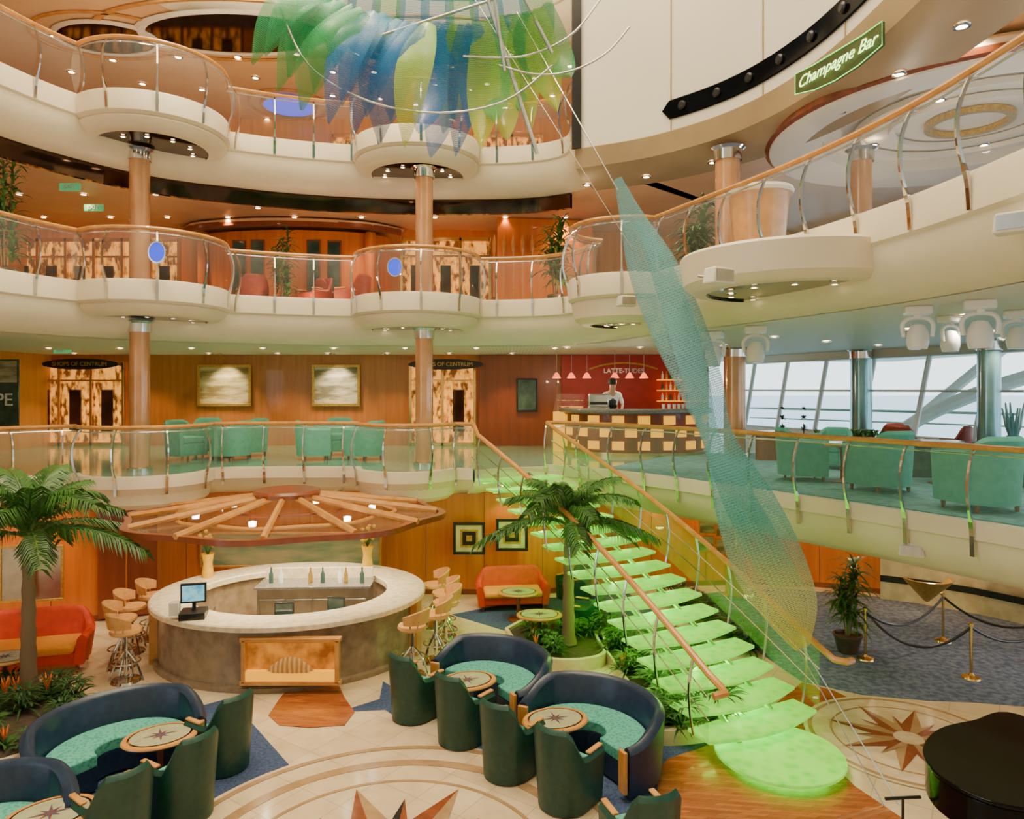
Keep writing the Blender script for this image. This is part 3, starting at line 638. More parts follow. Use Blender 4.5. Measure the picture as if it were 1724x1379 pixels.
def table(loc,rz=0,sc=1,group='compass star tables'):
    e=E('coffee_table','oval wooden coffee table with compass star inlay','table',loc,rz,group,sc)
    a=MB(); a.lathe([(.0,.57),(.86,.57),(.96,.58),(1.0,.6),(.97,.62),(.84,.625)],40,sx=.46,sy=.36); a.obj('table_top','woodrail',e)
    a=MB(); a.lathe([(0,.628),(.78,.628)],40,sx=.46,sy=.36); a.obj('inset','glassinset',e)
    a=MB()
    for i in range(8):
        t=2*pi*i/8; r_=.22 if i%2==0 else .14
        for q in(.4,-.4): a.add([(0,0,.632),(r_*cos(t),r_*.85*sin(t),.632),(.05*cos(t+q),.05*sin(t+q),.632)],[(0,1,2)],0 if q>0 else 1)
    a.obj('star_inlay',['starbrown','carpetnavy'],e,smooth=False,recalc=False)
    MB().lathe([(.24,0),(.24,.02),(.05,.06),(.04,.3),(.05,.5),(.14,.57)],20).obj('pedestal','woodred',e)
    return e
p=G(787,1145,.62); t0=table((p.x,p.y,0),.4)
for px,py,rz in((935,1210,.3),(270,1238,.5),(85,1370,.5),(873,996,0),(908,1034,0),(8,1106,0)):
    p=G(px,py,.62); dup(t0,(p.x,p.y,0),rz,1.0)
def loveseat(loc,rz):
    e=E('loveseat','orange fabric loveseat with curved back','sofa',loc,rz,'orange loveseats')
    w=.8; P=[(w,.38),(w,.1)]+[(w*(1 if cos(a)>0 else -1)*abs(cos(a))**.6,.05-.42*abs(sin(a))**.5) for a in[pi*k/20 for k in range(1,20)]]+[(-w,.1),(-w,.38)]
    MB().shell(P,.14,.14,lambda t:.6+.28*sm((.5-abs(t-.5)-.08)/.25),lean=.12,r=.06).obj('backrest','orange',e)
    MB().box((0,.06,.38),(1.34,.66,.14)).obj('seat','orangefab',e,bevel=.05); MB().box((0,.04,.23),(1.36,.6,.18)).obj('base','orange',e,bevel=.03)
    for x in(-.7,.7):
        for y in(-.25,.3): MB().lathe([(.02,0),(.035,.15)],8,(x,y,0)).obj('leg','woodred',e)
    return e
l0=loveseat(tuple(G(862,1022)),face(.12,-1)); dup(l0,G(55,1128),face(.3,-1),1.15)
# ---------------------------------------------------------------- staircase
T0=Vector((0,16.95,3.2)); B0=Vector((3.72,9.75,0)); s=E('staircase','illuminated green glass staircase with wooden handrails','staircase',(0,0,0))
NS=18; dirv=(B0-T0); dirv.z=0; Ls=dirv.length; u=dirv.normalized(); pv=Vector((-u.y,u.x,0))
def cpt(t):
    z=3.2*(1-t*18/19.0); q=T0+u*Ls*t+pv*(.30*sin(pi*t)); return Vector((q.x,q.y,z))
ang=math.atan2(u.y,u.x); HW=1.05
for k in range(1,NS+1):
    t=k/NS; c=cpt(t); z=3.2-k*3.2/19; nA=10
    if k<NS: poly=[(-.36,-HW),( .08,-HW)]+[(.08+.2*sin(pi*j/nA),-HW+2*HW*j/nA) for j in range(1,nA)]+[(.08,HW),(-.36,HW)]
    else: poly=circ(.0,-.1,.85,30,R_(-150),R_(150),.85)
    P=[(c.x+u.x*x+pv.x*y,c.y+u.y*x+pv.y*y) for x,y in poly]
    a=MB(); a.prism(P,z-.05,z); a.obj('tread','stairtread',s,smooth=False,bevel=.012)
    a=MB()
    if k<NS: q=c-u*.15; a.box((q.x,q.y,z-.075),(.04,1.9,.025),ang)
    else: a.prism([(c.x+u.x*x+pv.x*y,c.y+u.y*x+pv.y*y) for x,y in circ(0,-.05,.6,24)],.02,.06)
    a.obj('light_strip','stairglow',s,smooth=False)
for off in(-.45,.45):
    MB().tube([cpt(t/20)+pv*off+Vector((0,0,-.13)) for t in range(0,20)],.045,8).obj('stringer','steel',s)
for off in(-1,1):
    o=off*(HW+.03)
    def rp(t,h): return cpt(t)+pv*o+Vector((0,0,h))
    pts=[rp(i/24,.98) for i in range(0,24)]
    pts=[Vector((-.9,16.65,4.28)) if off==-1 else Vector((.85,17.5,4.28))]+pts[1:]
    e1=pts[-1]; pts+= [e1+u*.25+Vector((0,0,-.1)),e1+u*.4+pv*off*.08+Vector((0,0,-.1)),e1+u*.36+pv*off*.25+Vector((0,0,-.12))]
    MB().tube(pts,.05,8).obj('handrail','woodrail',s)
    a=MB(); vs=[]; fs=[]
    for i in range(0,24): vs+=[rp(i/24,.06),rp(i/24,.9)]
    for i in range(23): fs.append((2*i,2*i+2,2*i+3,2*i+1))
    a.add(vs,fs); a.obj('glass_panel','glassgreen',s,recalc=False)
    for hh in(.35,.65): MB().tube([rp(i/24,hh) for i in range(0,24)],.01,5).obj('rail_rod','chrome',s)
    for k in range(1,19,2):
        t=k/NS*.97; MB().tube(cr([tuple(rp(t,-.12)),tuple(rp(t,.2)+pv*off*.06),tuple(rp(t,.6)+pv*off*.08),tuple(rp(t,.97))],3),.022,6).obj('post','chrome',s)
for t in(.15,.3,.45,.6,.75,.88):
    c=cpt(t); light('POINT',34,(.42,1,.12),c+Vector((0,0,-.25)),s,rad=.08)
# ---------------------------------------------------------------- plants
def frond_mesh(L=1.7,n=22,up=.95,droop=.85,m='palmleaf',lw=.012,ll=.42):
    a=MB(); pts=[]
    for i in range(13):
        t=i/12; pts.append((0,L*(cos(up)*t+.3*t*t)*.9,L*(sin(up)*t-droop*t*t)))
    a.tube(pts,[.016*(1-.8*i/12)+.003 for i in range(13)],5)
    for i in range(n):
        t=.12+.88*i/n; f=t*12; j=min(11,int(f)); fr=f-j
        b=Vector(pts[j]).lerp(Vector(pts[j+1]),fr); tg=(Vector(pts[j+1])-Vector(pts[j])).normalized(); l_=ll*(.5+1.2*t-1.35*t*t)*1.1
        for sd in(1,-1):
            d=(Vector((sd,0,0))+tg*(.9+random.uniform(-.15,.15))).normalized(); m1=b+d*l_*.5+Vector((0,0,.02)); tp=b+d*l_+Vector((0,0,-l_*random.uniform(.3,.6))); w_=tg*lw
            a.add([b-w_*.5,b+w_*.5,m1+w_,tp,m1-w_],[(0,1,2,3,4)])
    me=a.obj('tmp',m,recalc=False); d=me.data; bpy.data.objects.remove(me); return d
FM=[frond_mesh(1.5,44,1.3,.45),frond_mesh(1.6,44,1.0,.6),frond_mesh(1.5,40,.5,.62)]
def palm(loc,h,lab,sc=1,nf=22):
    e=E('palm_tree',lab,'palm tree',loc)
    MB().tube([(0,.0,h*i/14) for i in range(15)],[.12-.05*i/14+(.015 if i%2 else 0)+(.05 if i==0 else 0) for i in range(15)],12).obj('trunk','bark',e)
    for k in range(nf):
        me=FM[k%3]; o=bpy.data.objects.new('frond',me); col.objects.link(o); o.parent=e
        o.location=(0,0,h-.03); o.rotation_euler=(random.uniform(-.12,.12),0,k*2.399+random.uniform(-.2,.2)); s_=sc*random.uniform(.85,1.1); o.scale=(s_,s_,s_)
    return e
p=G(957,1100); palm((p.x,p.y,.2),2.3,'tall slender palm tree in planter bed beside the stairs',1.12,26)
p=G(48,1178); palm((p.x,p.y,.2),2.5,'tall palm tree with drooping fronds in planted bed',1.25,26)
def bed(pts,h,lab):
    P=[tuple(G(*q))[:2] for q in pts]; P=cr(P+[P[0]],5)[:-1]
    e=E('planter_bed',lab,'planter',(P[0][0],P[0][1],0),group='planter beds'); Q=[(x-P[0][0],y-P[0][1]) for x,y in P]
    cx=sum(q[0] for q in Q)/len(Q); cy=sum(q[1] for q in Q)/len(Q); I=[(cx+(x-cx)*.93,cy+(y-cy)*.93) for x,y in Q]; n=len(Q)
    a=MB(); a.add([(x,y,0) for x,y in Q]+[(x,y,h) for x,y in Q]+[(x,y,h) for x,y in I]+[(x,y,h-.08) for x,y in I],[(k+j*n,(k+1)%n+j*n,(k+1)%n+(j+1)*n,k+(j+1)*n) for k in range(n) for j in range(3)]); a.obj('kerb','marblelight',e)
    a=MB(); a.add([(x,y,h-.06) for x,y in I],[tuple(range(n))]); a.obj('soil','soil',e,smooth=False,recalc=False)
    return [(x+P[0][0],y+P[0][1]) for x,y in I]
def inside(p,poly):
    c=False; n=len(poly)
    for i in range(n):
        a,b=poly[i],poly[i-1]
        if (a[1]>p[1])!=(b[1]>p[1]) and p[0]<(b[0]-a[0])*(p[1]-a[1])/(b[1]-a[1])+a[0]: c=not c
    return c
def plantmesh(kind):
    a=MB()
    if kind=='fern':
        for k in range(26):
            up=random.uniform(.5,1.3); a.blade((0,0,0),k*2.4,random.uniform(.4,.65),.026,up,.5)
            for j in range(3): a.blade((.1*cos(k*2.4),.1*sin(k*2.4),.12+.08*j),k*2.4+random.uniform(-1,1),.28,.022,.6,.5)
    else:
        for k in range(16): a.blade((0,0,0),k*2.4,random.uniform(.3,.42),.04,random.uniform(.5,1.2),.35)
        for k in range(6): a.blade((0,0,.08),k*1.05,.32,.03,1.3,.1,1)
    o=a.obj('tmp',['darkleaf' if kind=='fern' else 'palmleaf','orangeflower' if kind!='fern' else 'darkleaf'],recalc=False); d=o.data; bpy.data.objects.remove(o); return d
FE=[plantmesh('fern') for _ in range(3)]; BR=plantmesh('brom')
def fill(poly,n,h,sc=1,brom=.2):
    xs=[p[0] for p in poly]; ys=[p[1] for p in poly]; k=0; tr=0
    while k<n and tr<2000:
        tr+=1; q=(random.uniform(min(xs),max(xs)),random.uniform(min(ys),max(ys)))
        if not inside(q,poly): continue
        b=random.random()<brom; o=bpy.data.objects.new('bromeliad' if b else 'fern',BR if b else random.choice(FE)); col.objects.link(o)
        o.location=(q[0],q[1],h); o.rotation_euler=(0,0,random.random()*6); s_=sc*random.uniform(.8,1.25); o.scale=(s_,)*3
        top(o,'bromeliad with orange blooms in planter bed' if b else 'leafy dark green fern in planter bed','plant','planter bed plants'); k+=1
fill(bed(((850,1075),(900,1055),(1000,1065),(1022,1100),(1010,1125),(930,1130),(870,1100)),.22,'marble-edged planter bed around the palm'),20,.16,.8,.35)
fill(bed(((1040,1070),(1110,1075),(1200,1150),(1225,1225),(1190,1250),(1085,1252),(1075,1200),(1030,1130),(1000,1080)),.22,'marble-edged planter bed below the staircase'),36,.16,1.1,.08)
fill(bed(((-60,1180),(60,1165),(150,1195),(130,1255),(60,1290),(-60,1310)),.22,'planter bed with foliage beside navy sofa'),26,.16,.9,.3)
for i in range(12):
    p=G(1135+i*12,1012+i*8+random.uniform(-5,5)); o=bpy.data.objects.new('fern',FE[i%3]); col.objects.link(o); o.location=(p.x,p.y,0); o.scale=(1.4,)*3
    top(o,'leafy green fern growing behind the staircase','plant','planter bed plants')
def potplant(loc,h,lab,sc=1,kind=0,r=.17):
    e=E('potted_plant',lab,'potted plant',loc,0,None,sc)
    MB().lathe([(0,0),(r*.7,0),(r,.3),(r*1.08,.32),(r*1.08,.36),(r*.95,.36),(r*.9,.31),(0,.3)],20).obj('pot','pot',e)
    a=MB(); b=MB()
    for s_ in range(6):
        t=s_*1.3; hh=h*(.4+.11*s_); x,y=.09*cos(t),.09*sin(t); a.tube([(x*.3,y*.3,.3),(x*1.5,y*1.5,hh)],.013,6)
        for k in range(40):
            z=hh*(.45+.55*k/40) if kind==0 else hh*(.6+.4*k/40)
            b.blade((x*1.4,y*1.4,z),k*2.4+s_,random.uniform(.3,.45)*(1 if kind==0 else 1.7),.04,random.uniform(.3,1.3),.6)
    a.obj('stem','bark',e); b.obj('foliage','palmleaf',e,recalc=False); return e
p=G(1427,1098); potplant((p.x,p.y,0),1.9,'bushy potted palm in dark pot near brass stanchions',1,1,.25)
potplant(W(475,520,19.6).to_tuple()[:2]+(7.2,),2.0,'leafy potted dracaena on upper balcony',1.2)
potplant(W(935,520,19.3).to_tuple()[:2]+(7.2,),2.1,'potted palm on upper balcony beside wood wall',1.25,1)
potplant(W(8,520,15.2).to_tuple()[:2]+(7.2,),2.5,'tall dense potted plant on upper balcony',1.3)
potplant(W(1175,520,14.9).to_tuple()[:2]+(7.2,),1.6,'potted palm on the champagne bar level',1.1,1)
# ---------------------------------------------------------------- stanchions
sp_=E('stanchion','brass rope stanchion on blue carpet','stanchion',G(1457,1110),group='brass stanchions')
MB().lathe([(0,0),(.16,0),(.15,.03),(.05,.06),(.025,.1)],20).obj('base','brass',sp_); MB().lathe([(.025,.06),(.025,.92),(.045,.93),(.045,.97),(.0,1.0)],14).obj('pole','brass',sp_)
P1=G(1457,1110);P2=G(1588,1080);P3=G(1635,1142);P4=G(1800,1110)
for q in(P2,P3,P4): dup(sp_,q)
def rope(a_,b_,sag):
    pts=[(a_.lerp(b_,i/14)+Vector((0,0,.9-sag*4*(i/14)*(1-i/14)))) for i in range(15)]
    top(MB().tube(pts,.024,8).obj('barrier_rope','black'),'black rope hanging between brass stanchions','rope','barrier ropes')
rope(P1,P2,.4);rope(P1,P3,.5);rope(P3,P4,.4);rope(P2,P4,.45)
# ---------------------------------------------------------------- pictures
def picture(c,w_,h_,fm,cm,lab,rz=0,fw=.09,name='painting',group=None):
    e=E(name,lab,'picture',c,rz,group)
    a=MB(); a.box((0,-.03,h_/2-fw/2),(w_,.06,fw)); a.box((0,-.03,-h_/2+fw/2),(w_,.06,fw)); a.box((-w_/2+fw/2,-.03,0),(fw,.06,h_-2*fw)); a.box((w_/2-fw/2,-.03,0),(fw,.06,h_-2*fw)); a.obj('frame',fm,e,bevel=.01)
    MB().box((0,-.015,0),(w_-2*fw,.02,h_-2*fw)).obj('canvas',cm,e,smooth=False); return e
picture(W(378,649,23.95),1.8,1.4,'gold','paint1','gold framed seascape painting on wood wall')
picture(W(566,649,23.95),1.62,1.4,'gold','paint2','gold framed coastal landscape painting on wood wall')
for px in(378,566):
    q=W(px,600,23.6); e=E('picture_light','small picture light above painting','light',(q.x,23.2,6.2),group='picture lights'); MB().lathe([(0,0),(.05,0),(.06,.06)],10).obj('shade','brass',e); light('SPOT',220,(1,.85,.6),(0,0,-.02),e,1.4,.05,(.5,0,0))
picture(W(490,925,17.3),4.4,.85,'woodrail','mural','long green landscape mural behind the bar',fw=.05)
def sqpic(px,py,d,rz,s_=.78):
    e=picture(W(px,py,d),s_,s_,'black','marblelight','black framed square geometric artwork',rz,.07,'geometric_artwork','geometric artworks')
    for k,(r_,m_) in enumerate(((.56,'gold'),(.42,'black'),(.18,'gold'))): MB().box((0,-.03-.004*k,0),(s_*r_,.012,s_*r_)).obj('square_inlay',m_,e,smooth=False)
sqpic(790,906,17.35,0); sqpic(862,900,17.35,0)
for px,py in((1190,885),(1188,915),(1218,890),(1218,920)): picture(W(px,py,17.95),.42,.4,'woodpale','paint2','small framed picture on wood wall',0,.03,group='small framed pictures')
for px in(28,80):
    c=W(px,965,14.3+.006*px); picture((c.x,c.y,c.z),.6,1.15,'gold','steel','gold framed wall mirror above orange loveseat',.35,.05,'wall_mirror','wall mirrors')
# ---------------------------------------------------------------- deck 2 shops
def storefront(x0,x1,y,z0,z1,lab,n=3):
    e=E('storefront',lab,'storefront',((x0+x1)/2,y,z0)); w_=x1-x0; h=z1-z0
    MB().box((0,.1,h/2),(w_,.04,h)).obj('window_display','amberlit',e,smooth=False)
    a=MB()
    for k in range(n+1): a.box((-w_/2+w_*k/n,0,h/2),(.09,.12,h))
    a.box((0,0,h-.06),(w_,.12,.12)); a.box((0,0,.06),(w_,.12,.12)); a.box((0,0,h*.78),(w_,.1,.06)); a.obj('frame','brass',e,bevel=.01)
    for k in range(n): MB().box((-w_/2+w_*(k+.5)/n,-.02,h*.42),(w_/n*.35,.06,h*.5)).obj('door_panel','mirror',e)
    return e
storefront(-16.2,-13,23.85,3.2,6.0,'warmly lit shop entrance with brass framed doors'); storefront(-3.4,-1.25,23.85,3.2,6.0,'glass shop doors with brass frames',2)
for x,y,t in((-13.5,22.3,'SHOPS OF CENTRUM'),(-2.1,22.6,'SHOPS OF CENTRUM')):
    e=E('shop_sign','dark oval shop sign with gold lettering','sign',(x,y,5.88),group='shop signs'); MB().lathe([(0,-.03),(1.0,-.03),(1.0,.03),(0,.03)],32,sx=1.2,sy=.17).obj('board','black',e).rotation_euler=(pi/2,0,0)
    text(t,.18,'gold',e,(0,-.06,0),(pi/2,0,0))
struct(MB().box((.2,23.85,4.7),(2.6,.1,3.05)).obj('wall_back_dark','woodred',smooth=False))
picture((.5,23.75,4.9),.7,1.1,'black','darkglass','dark framed notice board beside the cafe',fw=.05,name='notice_board')
e=E('poster','grey travel poster with large white letters','poster',W(5,665,20)); MB().box((0,0,0),(.9,.04,2.0)).obj('sheet','darkglass',e); MB().box((0,-.025,.65),(.8,.01,.6)).obj('poster_image','paint2',e); text('PE',.5,'white',e,(.05,-.04,-.15),(pi/2,0,0))
t_=tub('lounge_chair','tealchair','tealchair','teal upholstered tub chair on the gallery','armchair',tuple(W(311,0,19.2))[:2]+(3.2,),face(.6,-.3),'teal lounge chairs',1.25,legs=True,hb=.85,ha=.7,arm='tealchair')
for px,d,dx,dy,sc in((390,19.2,-.8,.2,1.25),(420,20.2,-.5,-.8,1.25),(530,19.2,.8,.3,1.25),(615,19.2,-.8,.4,1.25),(350,20.6,.3,-.8,1.25),(575,20.6,.3,-.8,1.25)):
    dup(t_,tuple(W(px,0,d))[:2]+(3.2,),face(dx,dy),sc)
for px,py,dx,dy,sc in((1352,815,.9,-.15,1.3),(1482,833,-.3,.95,1.35),(1650,865,-.2,.95,1.4),(1400,795,-.6,-.6,1.15)):
    p=G(px,py-6,3.2); dup(t_,(p.x,p.y,3.2),face(dx,dy),sc,'large teal armchair with wooden feet in window lounge')
dup(t0,(W(365,0,19.6).x,19.9,3.2),0,1.2,'small round gallery table between teal chairs')
for px,py in((1420,812),(1590,815)): p=G(px,py,3.2); dup(t0,(p.x,p.y,3.2),0,1.3,'round wooden lounge table beside teal armchairs')
p=W(1428,700,18); e=E('planter_box','stone planter box filled with green plants','planter',(p.x,p.y,3.2)); MB().box((0,0,.35),(1.7,.6,.7)).obj('box','marblelight',e,bevel=.02)
a=MB()
for k in range(110): a.blade((random.uniform(-.75,.75),random.uniform(-.2,.2),.68),random.random()*6.3,.45,.05,1.0,.4)
a.obj('foliage','palmleaf',e,recalc=False)
for px,d,w_ in((1300,19,1.0),(1560,15.5,1.6),(1690,14,1.8)):
    p=W(px,0,d); e=E('side_counter','dark counter with black stone top near windows','counter',(p.x,p.y,3.2),group='dark window counters'); MB().lathe([(0,0),(w_/2-.05,0),(w_/2-.05,.72)],24,sy=.5).obj('body','woodred' if px<1400 else 'darkglass',e); MB().lathe([(0,.72),(w_/2,.72),(w_/2,.78),(0,.78)],24,sy=.52).obj('counter_top','granite',e)
rc=tub('lounge_chair','redchair','redchair','dark red tub chair on the upper balcony','armchair',tuple(W(425,0,19.9))[:2]+(7.2,),.5,'red lounge chairs',1.15,arm='woodrail')
for px,d,rz in((530,20,2.5),(595,19.8,1.2),(560,20.6,-1)): dup(rc,tuple(W(px,0,d))[:2]+(7.2,),rz,1.15)
for px,d in((1600,17.5),(1520,17.8),(1490,18.9)):
    p=W(px,0,d); dup(rc,(p.x,p.y,3.2),random.random()*6,1.1,'dark red chair near the windows')
p=W(1706,712,14); e=E('table_sculpture','teal coral-like glass sculpture on the counter','sculpture',(p.x,p.y,3.98)); a=MB()
for k in range(9): t=k*.7; a.tube([(0,0,.1),(.12*cos(t),.08*sin(t),.4),(.2*cos(t),.14*sin(t),.65+.1*(k%3))],[.05,.035,.015],6)
a.lathe([(0,0),(.14,0),(.1,.06),(.12,.2),(0,.25)],16); a.obj('coral','colteal',e)
for px in(1317,1353):
    p=W(px,0,20.5); e=E('topiary','small topiary tree in white pot','plant',(p.x,p.y,3.2),group='topiaries'); MB().lathe([(0,0),(.12,0),(.17,.3),(0,.3)],14).obj('pot','white',e); MB().tube([(0,0,.28),(0,0,.9)],.02,6).obj('stem','bark',e)
    a=MB()
    for zc,rr in((.8,.2),(1.1,.15),(1.35,.1)):
        for k in range(30): a.blade((0,0,zc-rr*.3),k*2.4,rr,.04,random.uniform(-.2,1.2),.2)
    a.obj('foliage','darkleaf',e,recalc=False)
# ---------------------------------------------------------------- cafe
cf=E('cafe_counter','curved cafe counter with yellow lit panels and stone top','counter',(0,0,3.2))
CP=cr([(1.6,21.6),(2.1,20.6),(3.2,20.05),(4.6,20.1),(5.5,20.7),(5.9,21.6)],8)
MB().sweep(CP,[(-.1,.1),(0,.1),(0,1.22),(-.1,1.22)]).obj('body','woodred',cf,recalc=False)
MB().sweep(CP,[(-.45,1.2),(.16,1.2),(.2,1.24),(.2,1.3),(.16,1.34),(-.45,1.34),(-.45,1.2)]).obj('counter_top','granite',cf,recalc=False)
MB().sweep(CP,[(.0,0),(.06,0),(.06,.1),(0,.1)]).obj('plinth','brass',cf,recalc=False)
al=along(CP,.36)
for r_ in range(3):
    for i,(p,n) in enumerate(al):
        if (i+r_)%2==0: MB().box((p[0]+n[0]*.02,p[1]+n[1]*.02,.3+.36*r_),(.34,.05,.24),math.atan2(n[1],n[0])+pi/2).obj('light_panel','yellowlit',cf,smooth=False)
struct(MB().box((4.1,23.8,4.7),(4.9,.12,3.05)).obj('wall_back_cafe','red',smooth=False))
e=E('bar_shelf','lit shelf unit with glasses behind the cafe counter','shelf',(4.6,23.5,3.2)); MB().box((0,0,.6),(3.2,.4,1.2)).obj('cabinet','woodred',e)
for z in(1.5,1.85,2.2): MB().box((1.0,.0,z),(1.6,.3,.03)).obj('shelf_board','yellowlit',e,smooth=False)
for i in range(30):
    o=MB().lathe([(0,0),(.04,0),(.04,.16),(.015,.2),(.015,.26),(0,.26)],8).obj('bottle',['white','gold','darkglass','woodrail'][i%4],loc=(4.95+.135*(i%10),23.45,4.72+.35*(i//10))); top(o,'bottle on the cafe back shelf','bottle','bottles on the cafe shelf')
e=E('arch_sign','curved cafe sign band with steel lettering','sign',(3.6,23.0,5.68)); a=MB(); a.tube([(-1.1+2.2*i/12,0,.26-.2*((i-6)/6)**2) for i in range(13)],.03,6); a.obj('arch','gold',e); text('LATTE-TUDES',.21,'steel',e,(0,-.05,0),(pi/2,0,0))
for i,px in enumerate((937,962,988,1035,1060,1084)):
    q=W(px,630,21); e=E('pendant_lamp','small red glass pendant lamp above cafe counter','lamp',(q.x,q.y,5.42),group='red pendant lamps'); MB().tube([(0,0,.12),(0,0,.83)],.008,5).obj('cord','steel',e); MB().lathe([(.02,.16),(.05,.14),(.13,.0),(.11,0),(.03,.12)],16).obj('lamp_shade','redemit',e)
    light('POINT',14,(1,.75,.5),(0,0,-.05),e,rad=.04)
e=E('pastry_case','sloped glass pastry case with gold lit shelves','display case',(1.75,21.9,3.2),-.5); MB().box((0,0,.6),(.8,.6,1.2)).obj('cabinet','yellowlit',e,bevel=.01); a=MB(); a.add([(-.4,-.3,1.2),(.4,-.3,1.2),(.4,.3,1.2),(-.4,.3,1.2),(-.4,.0,1.75),(.4,.0,1.75),(.4,.3,1.75),(-.4,.3,1.75)],[(0,1,5,4),(4,5,6,7),(0,4,7,3),(1,2,6,5)]); a.obj('glass_cover','glassclear',e,smooth=False)
for z in(1.35,1.55): MB().box((0,.1,z),(.7,.35,.02)).obj('shelf_board','amberlit',e,smooth=False)
e=E('espresso_machine','steel espresso machine on the cafe counter','coffee machine',(2.5,20.75,4.54)); MB().box((0,0,.22),(.6,.4,.4)).obj('body','chrome',e,bevel=.04); MB().box((0,-.22,.15),(.5,.06,.08)).obj('group_head','black',e,bevel=.01); MB().box((0,-.2,.02),(.6,.2,.04)).obj('drip_tray','steel',e)
for i in range(8):
    o=MB().lathe([(0,0),(.04,0),(.05,.13),(.04,.13),(.03,.02)],10).obj('cup','white',loc=(CP[22+i][0],CP[22+i][1]+.1,4.54)); top(o,'white cup on the cafe counter','cup','cups on the cafe counter')
# ---------------------------------------------------------------- deck 3 details
e=E('wood_bay','curved orange wood wall bay with tall dark framed panes','wall bay',(-7.0,22.6,7.2)); bay=cr([(-3.1,.3),(-2.2,-.5),(0,-.9),(2.2,-.5),(3.1,.3)],8)
MB().sweep(bay,[(0,0),(0,2.75),(-.1,2.75),(-.1,0)]).obj('panelling','wood',e,recalc=False)
MB().sweep(bay,[(.5,2.75),(.55,2.8),(.55,2.92),(.45,3.0),(-.3,3.0)]).obj('cornice','woodred',e,recalc=False)
MB().prism([(p[0]*1.15,p[1]*1.3-.3) for p in bay]+[(3.4,.5),(-3.4,.5)],2.9,2.98).obj('canopy_soffit','ceilwarm',e,smooth=False)
for x in(-1.35,-.75,.95,1.55):
    yy=-.9+.4*(abs(x)/2.2)**2-.03; a=MB(); a.box((x,yy,1.6),(.42,.05,1.7)); a.box((x,yy-.01,1.6),(.34,.06,1.6),mi=1); a.obj('glass_pane',['woodred','darkglass'],e,smooth=False)
for x in(-2.6,2.6): MB().lathe([(.16,0),(.16,2.75)],20,(x,-.45,0)).obj('pillar','wood',e)
struct(MB().box((1.0,21.5,8.7),(2.9,.15,3.0),.12).obj('wall_back_oar','wood',smooth=False))
for i,px in enumerate((832,848,864,880,896)):
    q=W(px,440,21.2); o=MB().tube([(0,0,-.9),(0,0,.35),(0,0,.5),(0,0,.7),(0,0,.95)],[.02,.02,.05,.06,.01],8).obj('oar','woodrail',loc=(q.x,q.y,8.75)); top(o,'slender wooden oar mounted on the wall','oar','oars on the wall')
storefront(-16,-10.6,22.7,7.2,9.9,'dark framed shop windows with golden displays',6); storefront(-3.5,-.7,22.6,7.2,9.9,'shop window with golden display lights',3)
storefront(-15,-9,23.8,11,13.6,'amber lit shop windows on the top balcony',6); storefront(-6,1,23.8,11,13.6,'amber lit lounge windows on the top balcony',7)
for px,py,d in((118,315,17.5),(158,350,19),(720,333,19.8),(105,590,21)):
    q=W(px,py,d); e=E('exit_sign','small green illuminated exit sign','sign',q,group='exit signs'); MB().box((0,0,0),(.5,.06,.18)).obj('panel','signgreen',e,bevel=.005); text('EXIT',.15,'white',e,(0,-.04,0),(pi/2,0,0))
for px,py,d in((265,425,14.7),(665,450,16.8)):
    q=W(px,py,d); e=E('blue_clock_sign','round blue illuminated deck sign fixed to the railing','sign',q,group='blue round signs'); MB().lathe([(0,-.02),(.2,-.02),(.2,.02),(0,.02)],24,sx=.8).obj('disc','bluelit',e).rotation_euler=(pi/2,0,0); MB().lathe([(.2,-.03),(.23,-.03),(.23,.03),(.2,.03)],24,sx=.8).obj('ring','chrome',e).rotation_euler=(pi/2,0,0)
p=W(1278,385,12.2); e=E('wood_podium','curved wood service podium with cream top','podium',(p.x,p.y,7.2)); MB().lathe([(0,0),(.38,0),(.5,1.2),(0,1.2)],30).obj('body','woodrail',e); MB().lathe([(0,1.2),(.55,1.2),(.57,1.25),(.55,1.3),(0,1.3)],30).obj('worktop','creamwhite',e)
rr=3.4
e=E('ceiling_dish','large round dropped ceiling with wooden rim','ceiling feature',(8.4,13.1,9.75))
MB().lathe([(rr-.9,.35),(rr-.9,.12),(rr-.1,.0),(rr+.05,.02),(rr+.1,.14),(rr+.05,.3),(rr-.2,.45)],72).obj('rim','creamwhite',e)
MB().lathe([(rr+.06,.05),(rr+.14,.08),(rr+.14,.18),(rr+.08,.2)],72).obj('wood_band','starbrown',e)
MB().lathe([(0,.3),(rr-.9,.35)],60).obj('panel','creamwhite',e)
for r2,m_ in((1.8,'creamwhite'),(1.2,'creamwhite'),(.6,'gold')): MB().lathe([(r2,.3),(r2,.2),(r2+.12,.2),(r2+.12,.3)],48).obj('ring',m_,e)
for x,y in((7.2,12),(9.4,12),(7.2,14.2),(9.4,14.2),(8.3,10.6)): DL(x,y,9.98,120,(1,.9,.75))
for px,py,rx_,ry_,m_ in((400,52,2.3,1.0,'mirror'),(715,75,2.0,1.0,'mirror'),(487,176,.8,.8,'bluelit'),(180,60,1.2,.8,'mirror'),(705,72,.5,.3,'bluelit')):
    p=G(px,py,14.2); e=E('ceiling_medallion','oval recessed ceiling medallion with cream moulding','ceiling feature',(p.x,p.y,14.1),group='ceiling medallions')
    if px==705: e.location.z=14.05
    MB().lathe([(0,.02),(1,.02)],40,sx=rx_,sy=ry_).obj('centre',m_,e); MB().lathe([(1,0),(1.08,-.03),(1.12,.06)],40,sx=rx_,sy=ry_).obj('moulding','gold' if m_=='bluelit' else 'creamwhite',e)
    MB().lathe([(1.5,.08),(1.5,.04),(1.58,.04),(1.58,.08)],40,sx=rx_,sy=ry_).obj('outer_ring','woodrail',e)
